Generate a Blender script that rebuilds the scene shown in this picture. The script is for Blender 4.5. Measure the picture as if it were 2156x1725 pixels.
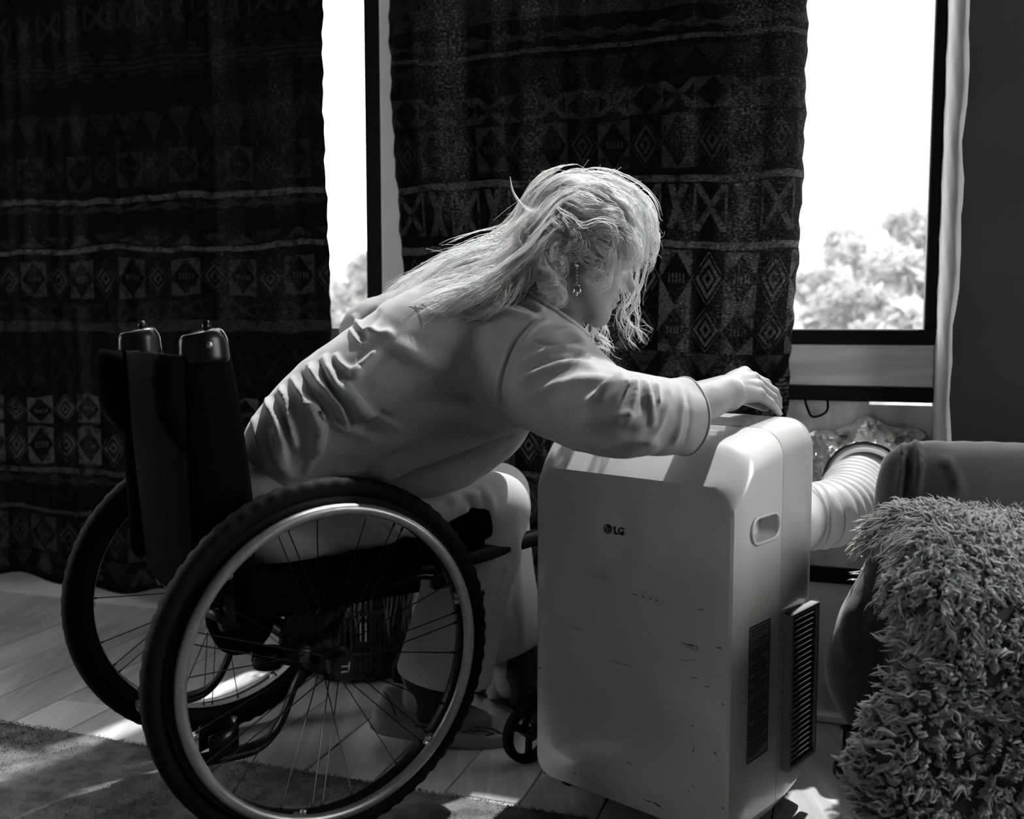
import bpy, bmesh, math, random
import numpy as np
from mathutils import Matrix, Vector

for o in list(bpy.data.objects):
    bpy.data.objects.remove(o)
SC = bpy.context.scene
COL = SC.collection
PI = math.pi
rng = np.random.default_rng(7)
random.seed(7)

# ------------------------------------------------------------------ camera
F_PX, PITCH, CAM_H = 2096.0, math.radians(5.04), 0.9
cam_data = bpy.data.cameras.new('camera')
cam_data.sensor_width = 36.0
cam_data.lens = F_PX * 36.0 / 2156.0
cam_data.clip_start = 0.05
cam_data.clip_end = 2000
cam = bpy.data.objects.new('camera', cam_data)
COL.objects.link(cam)
cam.location = (0, 0, CAM_H)
cam.rotation_euler = (PI / 2 - PITCH, 0, 0)
cam_data.dof.use_dof = True
cam_data.dof.focus_distance = 1.85
cam_data.dof.aperture_fstop = 3.4
SC.camera = cam

# ------------------------------------------------------------------ sky, sun, exposure
world = bpy.data.worlds.new('sky')
SC.world = world
world.use_nodes = True
bg = world.node_tree.nodes['Background']
bg.inputs[0].default_value = (1, 1, 1, 1)
bg.inputs[1].default_value = 9.6
sun_data = bpy.data.lights.new('sun', 'SUN')
sun_data.energy = 7.8
sun_data.angle = math.radians(1.2)
sun = bpy.data.objects.new('sun', sun_data)
COL.objects.link(sun)
SUN_AZ, SUN_EL = math.radians(59), math.radians(66.5)     # direction towards the sun
to_sun = Vector((math.cos(SUN_AZ) * math.cos(SUN_EL), math.sin(SUN_AZ) * math.cos(SUN_EL), math.sin(SUN_EL)))
sun.rotation_euler = to_sun.to_track_quat('Z', 'Y').to_euler()
sun.location = to_sun * 30
SC.view_settings.view_transform = 'Standard'
SC.view_settings.look = 'None'
SC.view_settings.gamma = 1.0
SC.view_settings.use_curve_mapping = False
SC.view_settings.exposure = 0.12

# ------------------------------------------------------------------ geometry helpers
def v3(*a): return np.array(a, float)
def unit(a):
    a = np.asarray(a, float); return a / np.linalg.norm(a)

def ray(px, py):
    a = (px - 1078.0) / F_PX; b = -(py - 862.5) / F_PX
    return np.array([a, math.cos(PITCH) + b * math.sin(PITCH), -math.sin(PITCH) + b * math.cos(PITCH)])
def at_y(px, py, y):
    r = ray(px, py); return v3(0, 0, CAM_H) + r * (y / r[1])
def at_z(px, py, z):
    r = ray(px, py); return v3(0, 0, CAM_H) + r * ((z - CAM_H) / r[2])
def project(p):
    p = np.asarray(p, float) - v3(0, 0, CAM_H)
    f = p @ v3(0, math.cos(PITCH), -math.sin(PITCH)); u = p @ v3(0, math.sin(PITCH), math.cos(PITCH))
    return np.stack([1078 + F_PX * p[..., 0] / f, 862.5 - F_PX * u / f], -1)

WU, WN, WP0 = v3(.946, -.324, 0), v3(-.324, -.946, 0), v3(-1.62, 3.24, 0)    # along the window wall, into the room, origin
def wall(s, z, d=0.0): return WP0 + s * WU + d * WN + v3(0, 0, z)
HD, RT, MID = v3(math.cos(math.radians(35.5)), math.sin(math.radians(35.5)), 0), v3(math.sin(math.radians(35.5)), -math.cos(math.radians(35.5)), 0), v3(-.476, 1.893, 0)
def chair(f, l, z): return MID + f * HD + l * RT + v3(0, 0, z)               # wheelchair frame: forward, right, up
def on_chair(px, py, l):
    r = ray(px, py); t = (MID @ RT + l) / (r[:2] @ RT[:2]); p = v3(0, 0, CAM_H) + t * r
    return p
ACA, ACW, ACD = v3(.3654, 1.583, 0), v3(-.756, .6545, 0), v3(.6545, .756, 0)  # air conditioner: near corner, along its front, into its depth
def acp(t, d, z): return ACA + t * ACW + d * ACD + v3(0, 0, z)

def spline(pts, n):
    """Catmull-Rom through pts (any width), n samples"""
    P = np.asarray(pts, float)
    if len(P) == 2:
        t = np.linspace(0, 1, n)[:, None]; return P[0] * (1 - t) + P[1] * t
    Q = np.vstack([2 * P[0] - P[1], P, 2 * P[-1] - P[-2]])
    u = np.linspace(0, len(P) - 1, n); i = np.minimum(u.astype(int), len(P) - 2); t = (u - i)[:, None]
    a, b, c, d = Q[i], Q[i + 1], Q[i + 2], Q[i + 3]
    return .5 * (2 * b + (c - a) * t + (2 * a - 5 * b + 4 * c - d) * t * t + (3 * b - a - 3 * c + d) * t ** 3)

class MB:
    def __init__(self): self.V = []; self.F = []; self.n = 0
    def add(self, v, f):
        v = np.asarray(v, float).reshape(-1, 3)
        self.V.append(v); o = self.n; self.n += len(v)
        self.F += [[i + o for i in q] for q in f]; return self
    def box(self, c, s, ax=None, bevel=0.0):
        c = np.asarray(c, float); A = np.eye(3) if ax is None else np.asarray(ax, float); h = np.asarray(s, float) / 2
        if bevel <= 0:
            co = np.array([[x, y, z] for x in (-1, 1) for y in (-1, 1) for z in (-1, 1)], float) * h
            self.add(c + co @ A, [(0, 1, 3, 2), (4, 6, 7, 5), (0, 4, 5, 1), (2, 3, 7, 6), (0, 2, 6, 4), (1, 5, 7, 3)])
        else:
            b = min(bevel, h.min() * .99); V = []; idx = {}
            for x in (-1, 1):
                for y in (-1, 1):
                    for z in (-1, 1):
                        s_ = np.array([x, y, z], float)
                        for k in range(3):
                            q = s_ * (h - b); q[k] = s_[k] * h[k]; idx[(x, y, z, k)] = len(V); V.append(q)
            Fc = []
            for k in range(3):
                i, j = (k + 1) % 3, (k + 2) % 3
                for sg in (-1, 1):
                    q = []
                    for a_, b_ in ((-1, -1), (1, -1), (1, 1), (-1, 1)):
                        t = [0, 0, 0]; t[k] = sg; t[i] = a_; t[j] = b_; q.append(idx[(*t, k)])
                    Fc.append(q if sg > 0 else q[::-1])
                for a_ in (-1, 1):
                    for b_ in (-1, 1):
                        t = [0, 0, 0]; t[i] = a_; t[j] = b_; t2 = t[:]; t[k] = -1; t2[k] = 1
                        q = [idx[(*t, i)], idx[(*t2, i)], idx[(*t2, j)], idx[(*t, j)]]
                        Fc.append(q if a_ * b_ > 0 else q[::-1])
            for x in (-1, 1):
                for y in (-1, 1):
                    for z in (-1, 1):
                        q = [idx[(x, y, z, k)] for k in range(3)]; Fc.append(q if x * y * z > 0 else q[::-1])
            self.add(c + np.array(V) @ A, Fc)
        return self
    def tube(self, pts, r, n=8, closed=False, cap=True, flat=None, up=None):
        P = np.asarray(pts, float); m = len(P); r = np.broadcast_to(np.asarray(r, float), (m,))
        T = np.roll(P, -1, 0) - np.roll(P, 1, 0) if closed else np.gradient(P, axis=0)
        T /= np.linalg.norm(T, axis=1)[:, None] + 1e-12
        ref = v3(0, 0, 1) if up is None else np.asarray(up, float)
        if abs(T[0] @ ref) > .97: ref = v3(1, 0, 0)
        N = np.zeros_like(P); b = np.cross(T[0], ref); b /= np.linalg.norm(b); N[0] = np.cross(b, T[0])
        for i in range(1, m):
            q = N[i - 1] - T[i] * (N[i - 1] @ T[i]); N[i] = q / (np.linalg.norm(q) + 1e-12)
        if up is not None:
            N = ref - T * (T @ ref)[:, None]; N /= np.linalg.norm(N, axis=1)[:, None] + 1e-12
        B = np.cross(T, N)
        a = np.linspace(0, 2 * PI, n, endpoint=False); fl = 1.0 if flat is None else flat
        V = P[:, None] + (np.cos(a)[None, :, None] * N[:, None] + fl * np.sin(a)[None, :, None] * B[:, None]) * r[:, None, None]
        Fc = []
        for i in range(m if closed else m - 1):
            k = (i + 1) % m
            for j in range(n): Fc.append((i * n + j, k * n + j, k * n + (j + 1) % n, i * n + (j + 1) % n))
        if cap and not closed: Fc += [tuple(range(n)), tuple(range((m - 1) * n, m * n))[::-1]]
        return self.add(V, Fc)
    def cyl(self, a, b, r, r2=None, n=16): return self.tube([a, b], [r, r if r2 is None else r2], n)
    def lathe(self, c, axis, prof, n=48, closed=False):
        """prof: (radius, offset along axis)"""
        w = unit(axis); ref = v3(0, 0, 1) if abs(w[2]) < .9 else v3(1, 0, 0); u = unit(np.cross(w, ref)); v = np.cross(w, u)
        a = np.linspace(0, 2 * PI, n, endpoint=False); p = np.asarray(prof, float); m = len(p)
        V = np.asarray(c) + p[:, None, :1] * (np.cos(a)[None, :, None] * u + np.sin(a)[None, :, None] * v) + p[:, None, 1:] * w
        Fc = []
        for i in range(m if closed else m - 1):
            k = (i + 1) % m
            for j in range(n): Fc.append((i * n + j, i * n + (j + 1) % n, k * n + (j + 1) % n, k * n + j))
        if not closed: Fc += [tuple(range(n))[::-1], tuple(range((m - 1) * n, m * n))]
        return self.add(V, Fc)
    def grid(self, G, closed_u=False):
        G = np.asarray(G, float); a, b = G.shape[:2]
        Fc = [(i * b + j, ((i + 1) % a) * b + j, ((i + 1) % a) * b + j + 1, i * b + j + 1) for i in range(a if closed_u else a - 1) for j in range(b - 1)]
        return self.add(G, Fc)
    def build(self, name, mat, parent=None, smooth=True, sharp=None):
        V = np.vstack(self.V); o = mesh_object(name, V, self.F, mat, parent, smooth, None)
        bm = bmesh.new(); bm.from_mesh(o.data); bmesh.ops.recalc_face_normals(bm, faces=bm.faces); bm.to_mesh(o.data); bm.free()
        if smooth and sharp: o.data.set_sharp_from_angle(angle=math.radians(sharp))
        return o

def mesh_object(name, V, Fc, mat, parent=None, smooth=True, sharp=None):
    me = bpy.data.meshes.new(name)
    if isinstance(Fc, np.ndarray):
        nf, k = Fc.shape
        me.vertices.add(len(V)); me.vertices.foreach_set('co', np.asarray(V, np.float32).ravel())
        me.loops.add(nf * k); me.loops.foreach_set('vertex_index', Fc.astype(np.int32).ravel())
        me.polygons.add(nf); me.polygons.foreach_set('loop_start', np.arange(0, nf * k, k, dtype=np.int32))
        me.update(calc_edges=True); me.validate()
    else:
        me.from_pydata([tuple(p) for p in V], [], Fc); me.update()
    if smooth:
        me.polygons.foreach_set('use_smooth', [True] * len(me.polygons))
        if sharp: me.set_sharp_from_angle(angle=math.radians(sharp))
    me.materials.append(mat)
    o = bpy.data.objects.new(name, me); COL.objects.link(o)
    if parent is not None: adopt(o, parent)
    return o
def adopt(o, parent):
    o.parent = parent
    if parent.type == 'EMPTY': o.matrix_parent_inverse = Matrix.Translation(-Vector(parent.location))
def tag(o, label=None, cat=None, group=None, kind=None):
    if label: o['label'] = label
    if cat: o['category'] = cat
    if group: o['group'] = group
    if kind: o['kind'] = kind
    return o
def empty(name, loc, label, cat, group=None):
    o = bpy.data.objects.new(name, None); COL.objects.link(o); o.location = tuple(loc); o.empty_display_size = .05
    return tag(o, label, cat, group)
def struct(name, mb, mat, parent=None, smooth=False):
    o = mb.build(name, mat, parent, smooth)
    if parent is None: o['kind'] = 'structure'
    return o
def add_uv(o, uv):
    me = o.data; lay = me.uv_layers.new(name='cloth'); li = np.empty(len(me.loops), np.int32); me.loops.foreach_get('vertex_index', li)
    lay.data.foreach_set('uv', np.asarray(uv, np.float32)[li].ravel())

# ------------------------------------------------------------------ implicit surfaces
class Field:
    def __init__(self, xs, ys, zs):
        self.ax = [np.asarray(a, np.float32) for a in (xs, ys, zs)]
        self.f = np.full([len(a) for a in self.ax], .5, np.float32)
    def _box(self, lo, hi):
        sl = []
        for k in range(3):
            a = max(int(np.searchsorted(self.ax[k], lo[k])) - 3, 0); b = min(int(np.searchsorted(self.ax[k], hi[k])) + 3, len(self.ax[k])); sl.append(slice(a, max(b, a + 1)))
        P = np.stack(np.meshgrid(*[self.ax[k][sl[k]] for k in range(3)], indexing='ij'), -1)
        return tuple(sl), P
    def _put(self, sl, d, k, mode):
        g = self.f[sl]; d = d.astype(np.float32)
        if mode == 'sub':
            d = -d
            if k > 0:
                h = np.maximum(k - np.abs(g - d), 0) / k; self.f[sl] = np.maximum(g, d) + h * h * k * .25
            else: self.f[sl] = np.maximum(g, d)
        else:
            if k > 0:
                h = np.maximum(k - np.abs(g - d), 0) / k; self.f[sl] = np.minimum(g, d) - h * h * k * .25
            else: self.f[sl] = np.minimum(g, d)
    def cap(self, a, b, r1, r2=None, k=.01, mode='add'):
        a = np.asarray(a, np.float32); b = np.asarray(b, np.float32); r2 = r1 if r2 is None else r2
        m = max(r1, r2) + k + .01
        sl, P = self._box(np.minimum(a, b) - m, np.maximum(a, b) + m)
        ba = b - a; q = P - a; t = np.clip(q @ ba / max(float(ba @ ba), 1e-9), 0, 1)
        d = np.sqrt(((q - t[..., None] * ba) ** 2).sum(-1)) - (r1 + (r2 - r1) * t)
        self._put(sl, d, k, mode); return self
    def ell(self, c, r, A=None, k=.01, mode='add'):
        c = np.asarray(c, np.float32); r = np.asarray(r, np.float32); A = np.eye(3, dtype=np.float32) if A is None else np.asarray(A, np.float32)
        m = float(r.max()) + k + .01
        sl, P = self._box(c - m, c + m)
        q = (P - c) @ A.T
        k0 = np.sqrt(((q / r) ** 2).sum(-1)); k1 = np.sqrt(((q / (r * r)) ** 2).sum(-1)) + 1e-6
        self._put(sl, k0 * (k0 - 1) / k1, k, mode); return self
    def chain(self, pts, rad, k=.01, n=None, mode='add'):
        n = n or 4 * len(pts); S = spline(np.hstack([np.asarray(pts, float), np.asarray(rad, float)[:, None]]), n)
        for i in range(n - 1): self.cap(S[i, :3], S[i + 1, :3], S[i, 3], S[i + 1, 3], k if i == 0 else max(k * .35, .002), mode)
        return self
    def mesh(self):
        f = self.f; ins = f < 0
        s = [slice(0, -1), slice(1, None)]
        cs = [(i, j, k) for i in (0, 1) for j in (0, 1) for k in (0, 1)]
        any_ = np.zeros([n - 1 for n in f.shape], bool); all_ = np.ones_like(any_)
        for c in cs:
            w = ins[s[c[0]], s[c[1]], s[c[2]]]; any_ |= w; all_ &= w
        act = any_ & ~all_; idx = np.argwhere(act); ids = np.full(act.shape, -1, np.int32); ids[act] = np.arange(len(idx))
        val = {c: f[idx[:, 0] + c[0], idx[:, 1] + c[1], idx[:, 2] + c[2]] for c in cs}
        acc = np.zeros((len(idx), 3), np.float64); cnt = np.zeros(len(idx))
        for c in cs:
            for k in range(3):
                if c[k]: continue
                e = list(c); e[k] = 1; e = tuple(e); a, b = val[c], val[e]; x = (a < 0) != (b < 0)
                t = np.where(x, a / np.where(np.abs(a - b) < 1e-9, 1, a - b), 0); p = np.tile(np.array(c, float), (len(idx), 1)); p[:, k] = t
                acc[x] += p[x]; cnt[x] += 1
        fr = acc / cnt[:, None]; V = np.empty_like(fr)
        for k in range(3):
            A = self.ax[k].astype(np.float64); V[:, k] = A[idx[:, k]] + fr[:, k] * (A[idx[:, k] + 1] - A[idx[:, k]])
        Q = []
        for k in range(3):
            i, j = (k + 1) % 3, (k + 2) % 3
            sa = [slice(1, -1)] * 3; sa[k] = slice(0, -1); sb = list(sa); sb[k] = slice(1, None)
            a, b = ins[tuple(sa)], ins[tuple(sb)]; x = np.argwhere(a != b); fl = a[a != b]
            off = np.ones(3, int); off[k] = 0; x = x + off
            q = []
            for di, dj in ((-1, -1), (0, -1), (0, 0), (-1, 0)):
                y = x.copy(); y[:, i] += di; y[:, j] += dj; q.append(ids[y[:, 0], y[:, 1], y[:, 2]])
            q = np.stack(q, 1); q[~fl] = q[~fl][:, ::-1]; Q.append(q)
        return V, np.vstack(Q)

def axis_mix(*segs):
    """piecewise spacing: (start, stop, step) joined"""
    out = []
    for a, b, h in segs: out.append(np.arange(a, b - 1e-6, h))
    return np.concatenate(out)
def smooth_mesh(V, Q, it=2, lam=.5):
    e = np.vstack([Q[:, [0, 1]], Q[:, [1, 2]], Q[:, [2, 3]], Q[:, [3, 0]]])
    for _ in range(it):
        S = np.zeros_like(V); n = np.bincount(e.ravel(), minlength=len(V)).astype(float)
        for k in range(3): S[:, k] = np.bincount(e[:, 0], V[e[:, 1], k], len(V)) + np.bincount(e[:, 1], V[e[:, 0], k], len(V))
        V = V + lam * (S / np.maximum(n, 1)[:, None] - V)
    return V
def normals(V, Q):
    fn = np.cross(V[Q[:, 2]] - V[Q[:, 0]], V[Q[:, 3]] - V[Q[:, 1]]); N = np.zeros_like(V)
    for j in range(4):
        for k in range(3): N[:, k] += np.bincount(Q[:, j], fn[:, k], len(V))
    return N / (np.linalg.norm(N, axis=1)[:, None] + 1e-12)
def keep(V, Q, ok):
    """drop vertices where ok is False"""
    q = Q[ok[Q].all(1)]; u = np.unique(q); m = np.full(len(V), -1); m[u] = np.arange(len(u)); return V[u], m[q], u
def seg_dist(p, pl):
    """2D distance of points to a polyline, and the parameter along it (0..1)"""
    best = np.full(len(p), 1e9); par = np.zeros(len(p)); m = len(pl) - 1
    for i in range(m):
        a, b = pl[i], pl[i + 1]; ba = b - a; t = np.clip((p - a) @ ba / (ba @ ba + 1e-9), 0, 1); d = np.linalg.norm(p - a - t[:, None] * ba, axis=1)
        w = d < best; best[w] = d[w]; par[w] = (i + t[w]) / m
    return best, par
def folds(V, Q, curves):
    """raise (or sink) cloth folds along image-traced crease lines on the side that faces the camera: (points, width m, height m)"""
    P = project(V); dist = np.linalg.norm(V - v3(0, 0, CAM_H), axis=1)
    for pts, w, h in curves:
        N = normals(V, Q); face = np.clip(-(N * ((V - v3(0, 0, CAM_H)) / dist[:, None])).sum(1) * 3 + .6, 0, 1)
        pl = spline(np.array(pts, float), 6 * len(pts)); lo, hi = pl.min(0) - 60, pl.max(0) + 60
        m = np.where(((P > lo) & (P < hi)).all(1))[0]
        if len(m) == 0: continue
        d, t = seg_dist(P[m], pl); d = d * dist[m] / F_PX
        env = np.clip(np.minimum(t, 1 - t) * 5, 0, 1) ** .7
        g = np.exp(-(d / w) ** 2) * env * h * face[m]
        V[m] += N[m] * g[:, None]
    return V
def tubes(S, R, sides=3):
    """many strands at once: S (n, k, 3), R (n, k) -> verts, quads"""
    n, k, _ = S.shape
    T = np.gradient(S, axis=1); T /= np.linalg.norm(T, axis=2, keepdims=True) + 1e-12
    ref = np.tile(v3(.31, .2, .93), (n, k, 1)); B = np.cross(T, ref); B /= np.linalg.norm(B, axis=2, keepdims=True) + 1e-12; N = np.cross(B, T)
    a = np.arange(sides) * 2 * PI / sides
    V = S[:, :, None] + (np.cos(a)[:, None] * N[:, :, None] + np.sin(a)[:, None] * B[:, :, None]) * R[:, :, None, None]
    base = (np.arange(n) * k * sides)[:, None, None] + (np.arange(k - 1) * sides)[None, :, None]; j = np.arange(sides); j2 = (j + 1) % sides
    Q = np.stack([base + j, base + sides + j, base + sides + j2, base + j2], -1).reshape(-1, 4)
    return V.reshape(-1, 3), Q

# ------------------------------------------------------------------ materials
class NX:
    """tiny expression builder over Math nodes"""
    def __init__(s, t, sock): s.t = t; s.s = sock
    def _m(s, op, b=None, c=None):
        n = s.t.nodes.new('ShaderNodeMath'); n.operation = op; s.t.links.new(s.s, n.inputs[0])
        for i, x in ((1, b), (2, c)):
            if x is None: continue
            if isinstance(x, NX): s.t.links.new(x.s, n.inputs[i])
            else: n.inputs[i].default_value = float(x)
        return NX(s.t, n.outputs[0])
    def __add__(s, b): return s._m('ADD', b)
    def __sub__(s, b): return s._m('SUBTRACT', b)
    def __mul__(s, b): return s._m('MULTIPLY', b)
    def __truediv__(s, b): return s._m('DIVIDE', b)
    def lt(s, b): return s._m('LESS_THAN', b)
    def gt(s, b): return s._m('GREATER_THAN', b)
    def min(s, b): return s._m('MINIMUM', b)
    def max(s, b): return s._m('MAXIMUM', b)
    def abs(s): return s._m('ABSOLUTE')
    def fract(s): return s._m('FRACT')
    def floor(s): return s._m('FLOOR')
    def inv(s): return (s * -1) + 1
    def step(s, lo, hi):
        n = s.t.nodes.new('ShaderNodeMapRange'); n.interpolation_type = 'SMOOTHSTEP'; s.t.links.new(s.s, n.inputs[0]); n.inputs[1].default_value = lo; n.inputs[2].default_value = hi; return NX(s.t, n.outputs[0])
    def band(s, lo, hi): return s.gt(lo) * s.lt(hi)
def noise(t, vec, scale, detail=3, rough=.55, stretch=None):
    if stretch:
        m = t.nodes.new('ShaderNodeMapping'); t.links.new(vec, m.inputs[0]); m.inputs[3].default_value = stretch; vec = m.outputs[0]
    n = t.nodes.new('ShaderNodeTexNoise'); t.links.new(vec, n.inputs['Vector']); n.inputs['Scale'].default_value = scale; n.inputs['Detail'].default_value = detail; n.inputs['Roughness'].default_value = rough
    return NX(t, n.outputs[0])
def material(name, grey=.5, rough=.6, metal=0.0, bump=0.0, bscale=200, var=0.0, vscale=8, coat=0.0, sheen=0.0, transl=0.0, spec=None, stretch=None, vstretch=None):
    m = bpy.data.materials.new(name); m.use_nodes = True; t = m.node_tree; p = t.nodes['Principled BSDF']
    p.inputs['Base Color'].default_value = (grey, grey, grey, 1); p.inputs['Roughness'].default_value = rough; p.inputs['Metallic'].default_value = metal
    p.inputs['Coat Weight'].default_value = coat; p.inputs['Coat Roughness'].default_value = .07; p.inputs['Sheen Weight'].default_value = sheen
    if spec is not None: p.inputs['Specular IOR Level'].default_value = spec
    tc = t.nodes.new('ShaderNodeTexCoord'); ob = tc.outputs['Object']
    if var > 0:
        x = noise(t, ob, vscale, 5, .6, vstretch).step(.3, .7) * (2 * var * grey) + grey * (1 - var)
        c = t.nodes.new('ShaderNodeCombineColor'); [t.links.new(x.s, c.inputs[i]) for i in range(3)]; t.links.new(c.outputs[0], p.inputs['Base Color'])
    if bump > 0:
        b = t.nodes.new('ShaderNodeBump'); b.inputs['Strength'].default_value = bump; b.inputs['Distance'].default_value = .002
        t.links.new(noise(t, ob, bscale, 4, .6, stretch).s, b.inputs['Height']); t.links.new(b.outputs[0], p.inputs['Normal'])
    if transl > 0:
        tr = t.nodes.new('ShaderNodeBsdfTranslucent'); tr.inputs[0].default_value = (grey, grey, grey, 1); mx = t.nodes.new('ShaderNodeMixShader'); mx.inputs[0].default_value = transl
        t.links.new(p.outputs[0], mx.inputs[1]); t.links.new(tr.outputs[0], mx.inputs[2]); t.links.new(mx.outputs[0], t.nodes['Material Output'].inputs[0])
    return m
def grey_of(t, x):
    c = t.nodes.new('ShaderNodeCombineColor'); [t.links.new(x.s, c.inputs[i]) for i in range(3)]; return c.outputs[0]

def kilim_material(name, bands, period, seed, wear=.5, slope=0.0, gain=.30):
    """woven geometric pattern; the cloth's UV is in metres"""
    m = bpy.data.materials.new(name); m.use_nodes = True; t = m.node_tree; p = t.nodes['Principled BSDF']
    tc = t.nodes.new('ShaderNodeTexCoord'); sx = t.nodes.new('ShaderNodeSeparateXYZ'); t.links.new(tc.outputs['UV'], sx.inputs[0]); uvv = tc.outputs['UV']
    u0, v0 = NX(t, sx.outputs[0]), NX(t, sx.outputs[1])
    wob = noise(t, uvv, 3.0 + seed, 2)
    v = v0 + (wob - .5) * .05 + u0 * slope
    jag = (noise(t, uvv, 160, 2) - .5) * .0035
    u = u0 + jag; v = v + jag
    cu = u * (1 / period); fu = cu.fract(); par = (cu.floor() * .5).fract().gt(.25)
    cx = (fu - .5).abs() * 2
    light = None; total = None
    for lo, hi, kind, gain in bands:
        fv = (v - lo) * (1 / (hi - lo)); cv = (fv - .5).abs() * 2; w = v.band(lo, hi)
        if kind == 'line': x = w * 1.0
        elif kind == 'dark': continue
        elif kind == 'plain': x = w * .7
        else:
            dd = cx + cv
            if kind == 'diamond':
                comb = (fu * 9).fract().gt(.5) * cv.lt(.16) * cx.lt(.55)
                a = dd.gt(.96).max(comb)
                b = (dd * 2.6).fract().gt(.45) * dd.lt(1.0)
                x = a * par + b * par.inv()
            elif kind == 'hex':
                a = (cx - cv * .4).abs().lt(.22).max(dd.lt(.22)); b = ((cx * 1.2 - cv).abs().lt(.25)).max(cx.gt(.85)); x = a * par + b * par.inv()
            elif kind == 'zig': x = fv.lt(cx.inv()) * par + fv.gt(cx) * par.inv() * .6
            elif kind == 'zigdown': x = fv.gt(cx) * ((dd * 3).fract().gt(.25))
            elif kind == 'stepped': x = ((cv * 4).floor() * .25).lt(cx) * ((fv * 6).fract().gt(.35))
            elif kind == 'cross': x = ((fu - fv).abs().lt(.14)).max((fu + fv - 1).abs().lt(.14)).max(cx.gt(.92)) * par + dd.gt(1.0) * par.inv() * .7
            x = x * w
        x = x * gain
        light = x if light is None else light + x
    col = noise(t, uvv, 5 + seed, 1, .5, (1.6, .0, 1)).step(.42, .62); cell = noise(t, uvv, 2.2, 2, .5, (1.0, 2.2, 1)).step(.35, .6)
    fine = noise(t, uvv, 210, 5, .75, (.6, 1.5, 1)).step(.5 - .12 * (1 - wear) - .06, .62)
    th = noise(t, uvv, 620, 2, .8, (.25, 1, 1)).step(.4, .7)
    wornp = (fine * .5 + noise(t, uvv, 120, 4, .8).step(.52, .64) * 1.2) * cell * col * wear
    ker = light * (fine * .75 + .25) * (noise(t, uvv, 26, 4, .7).step(.36, .56) * .88 + .12)
    k = (ker + wornp * .55) * (th * .5 + .6)
    alb = k * gain + .0025
    t.links.new(grey_of(t, alb), p.inputs['Base Color']); p.inputs['Roughness'].default_value = .95; p.inputs['Specular IOR Level'].default_value = .05
    b = t.nodes.new('ShaderNodeBump'); b.inputs['Strength'].default_value = .5; b.inputs['Distance'].default_value = .002; t.links.new((th + fine).s, b.inputs['Height']); t.links.new(b.outputs[0], p.inputs['Normal'])
    tr = t.nodes.new('ShaderNodeBsdfTranslucent'); t.links.new(grey_of(t, (wornp * fine) * .10 + ker * .012), tr.inputs[0])
    ad = t.nodes.new('ShaderNodeAddShader'); t.links.new(p.outputs[0], ad.inputs[0]); t.links.new(tr.outputs[0], ad.inputs[1]); t.links.new(ad.outputs[0], t.nodes['Material Output'].inputs[0])
    return m

def glass_material():
    m = bpy.data.materials.new('dusty_window_glass'); m.use_nodes = True; t = m.node_tree; t.nodes.remove(t.nodes['Principled BSDF'])
    tc = t.nodes.new('ShaderNodeTexCoord'); ob = tc.outputs['Object']
    tp = t.nodes.new('ShaderNodeBsdfTransparent'); tp.inputs[0].default_value = (.96, .96, .96, 1); gl = t.nodes.new('ShaderNodeBsdfGlossy'); gl.inputs['Roughness'].default_value = .02
    ge = t.nodes.new('ShaderNodeNewGeometry'); dt = t.nodes.new('ShaderNodeVectorMath'); dt.operation = 'DOT_PRODUCT'; t.links.new(ge.outputs['Normal'], dt.inputs[0]); t.links.new(ge.outputs['Incoming'], dt.inputs[1])
    sch = NX(t, dt.outputs['Value']).abs().inv()._m('POWER', 5) * .9 + .04                 # Schlick reflectance, the same from either side
    mx = t.nodes.new('ShaderNodeMixShader'); t.links.new(sch.s, mx.inputs[0]); t.links.new(tp.outputs[0], mx.inputs[1]); t.links.new(gl.outputs[0], mx.inputs[2])
    tl = t.nodes.new('ShaderNodeBsdfTranslucent'); tl.inputs[0].default_value = (.9, .9, .9, 1)
    dust = noise(t, ob, 4, 5, .65).step(.3, .8) * .008 + noise(t, ob, 9, 3, .7, (1, 1, .25)).step(.6, .8) * .02 + .012
    m2 = t.nodes.new('ShaderNodeMixShader'); t.links.new(dust.s, m2.inputs[0]); t.links.new(mx.outputs[0], m2.inputs[1]); t.links.new(tl.outputs[0], m2.inputs[2])
    t.links.new(m2.outputs[0], t.nodes['Material Output'].inputs[0]); return m

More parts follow.
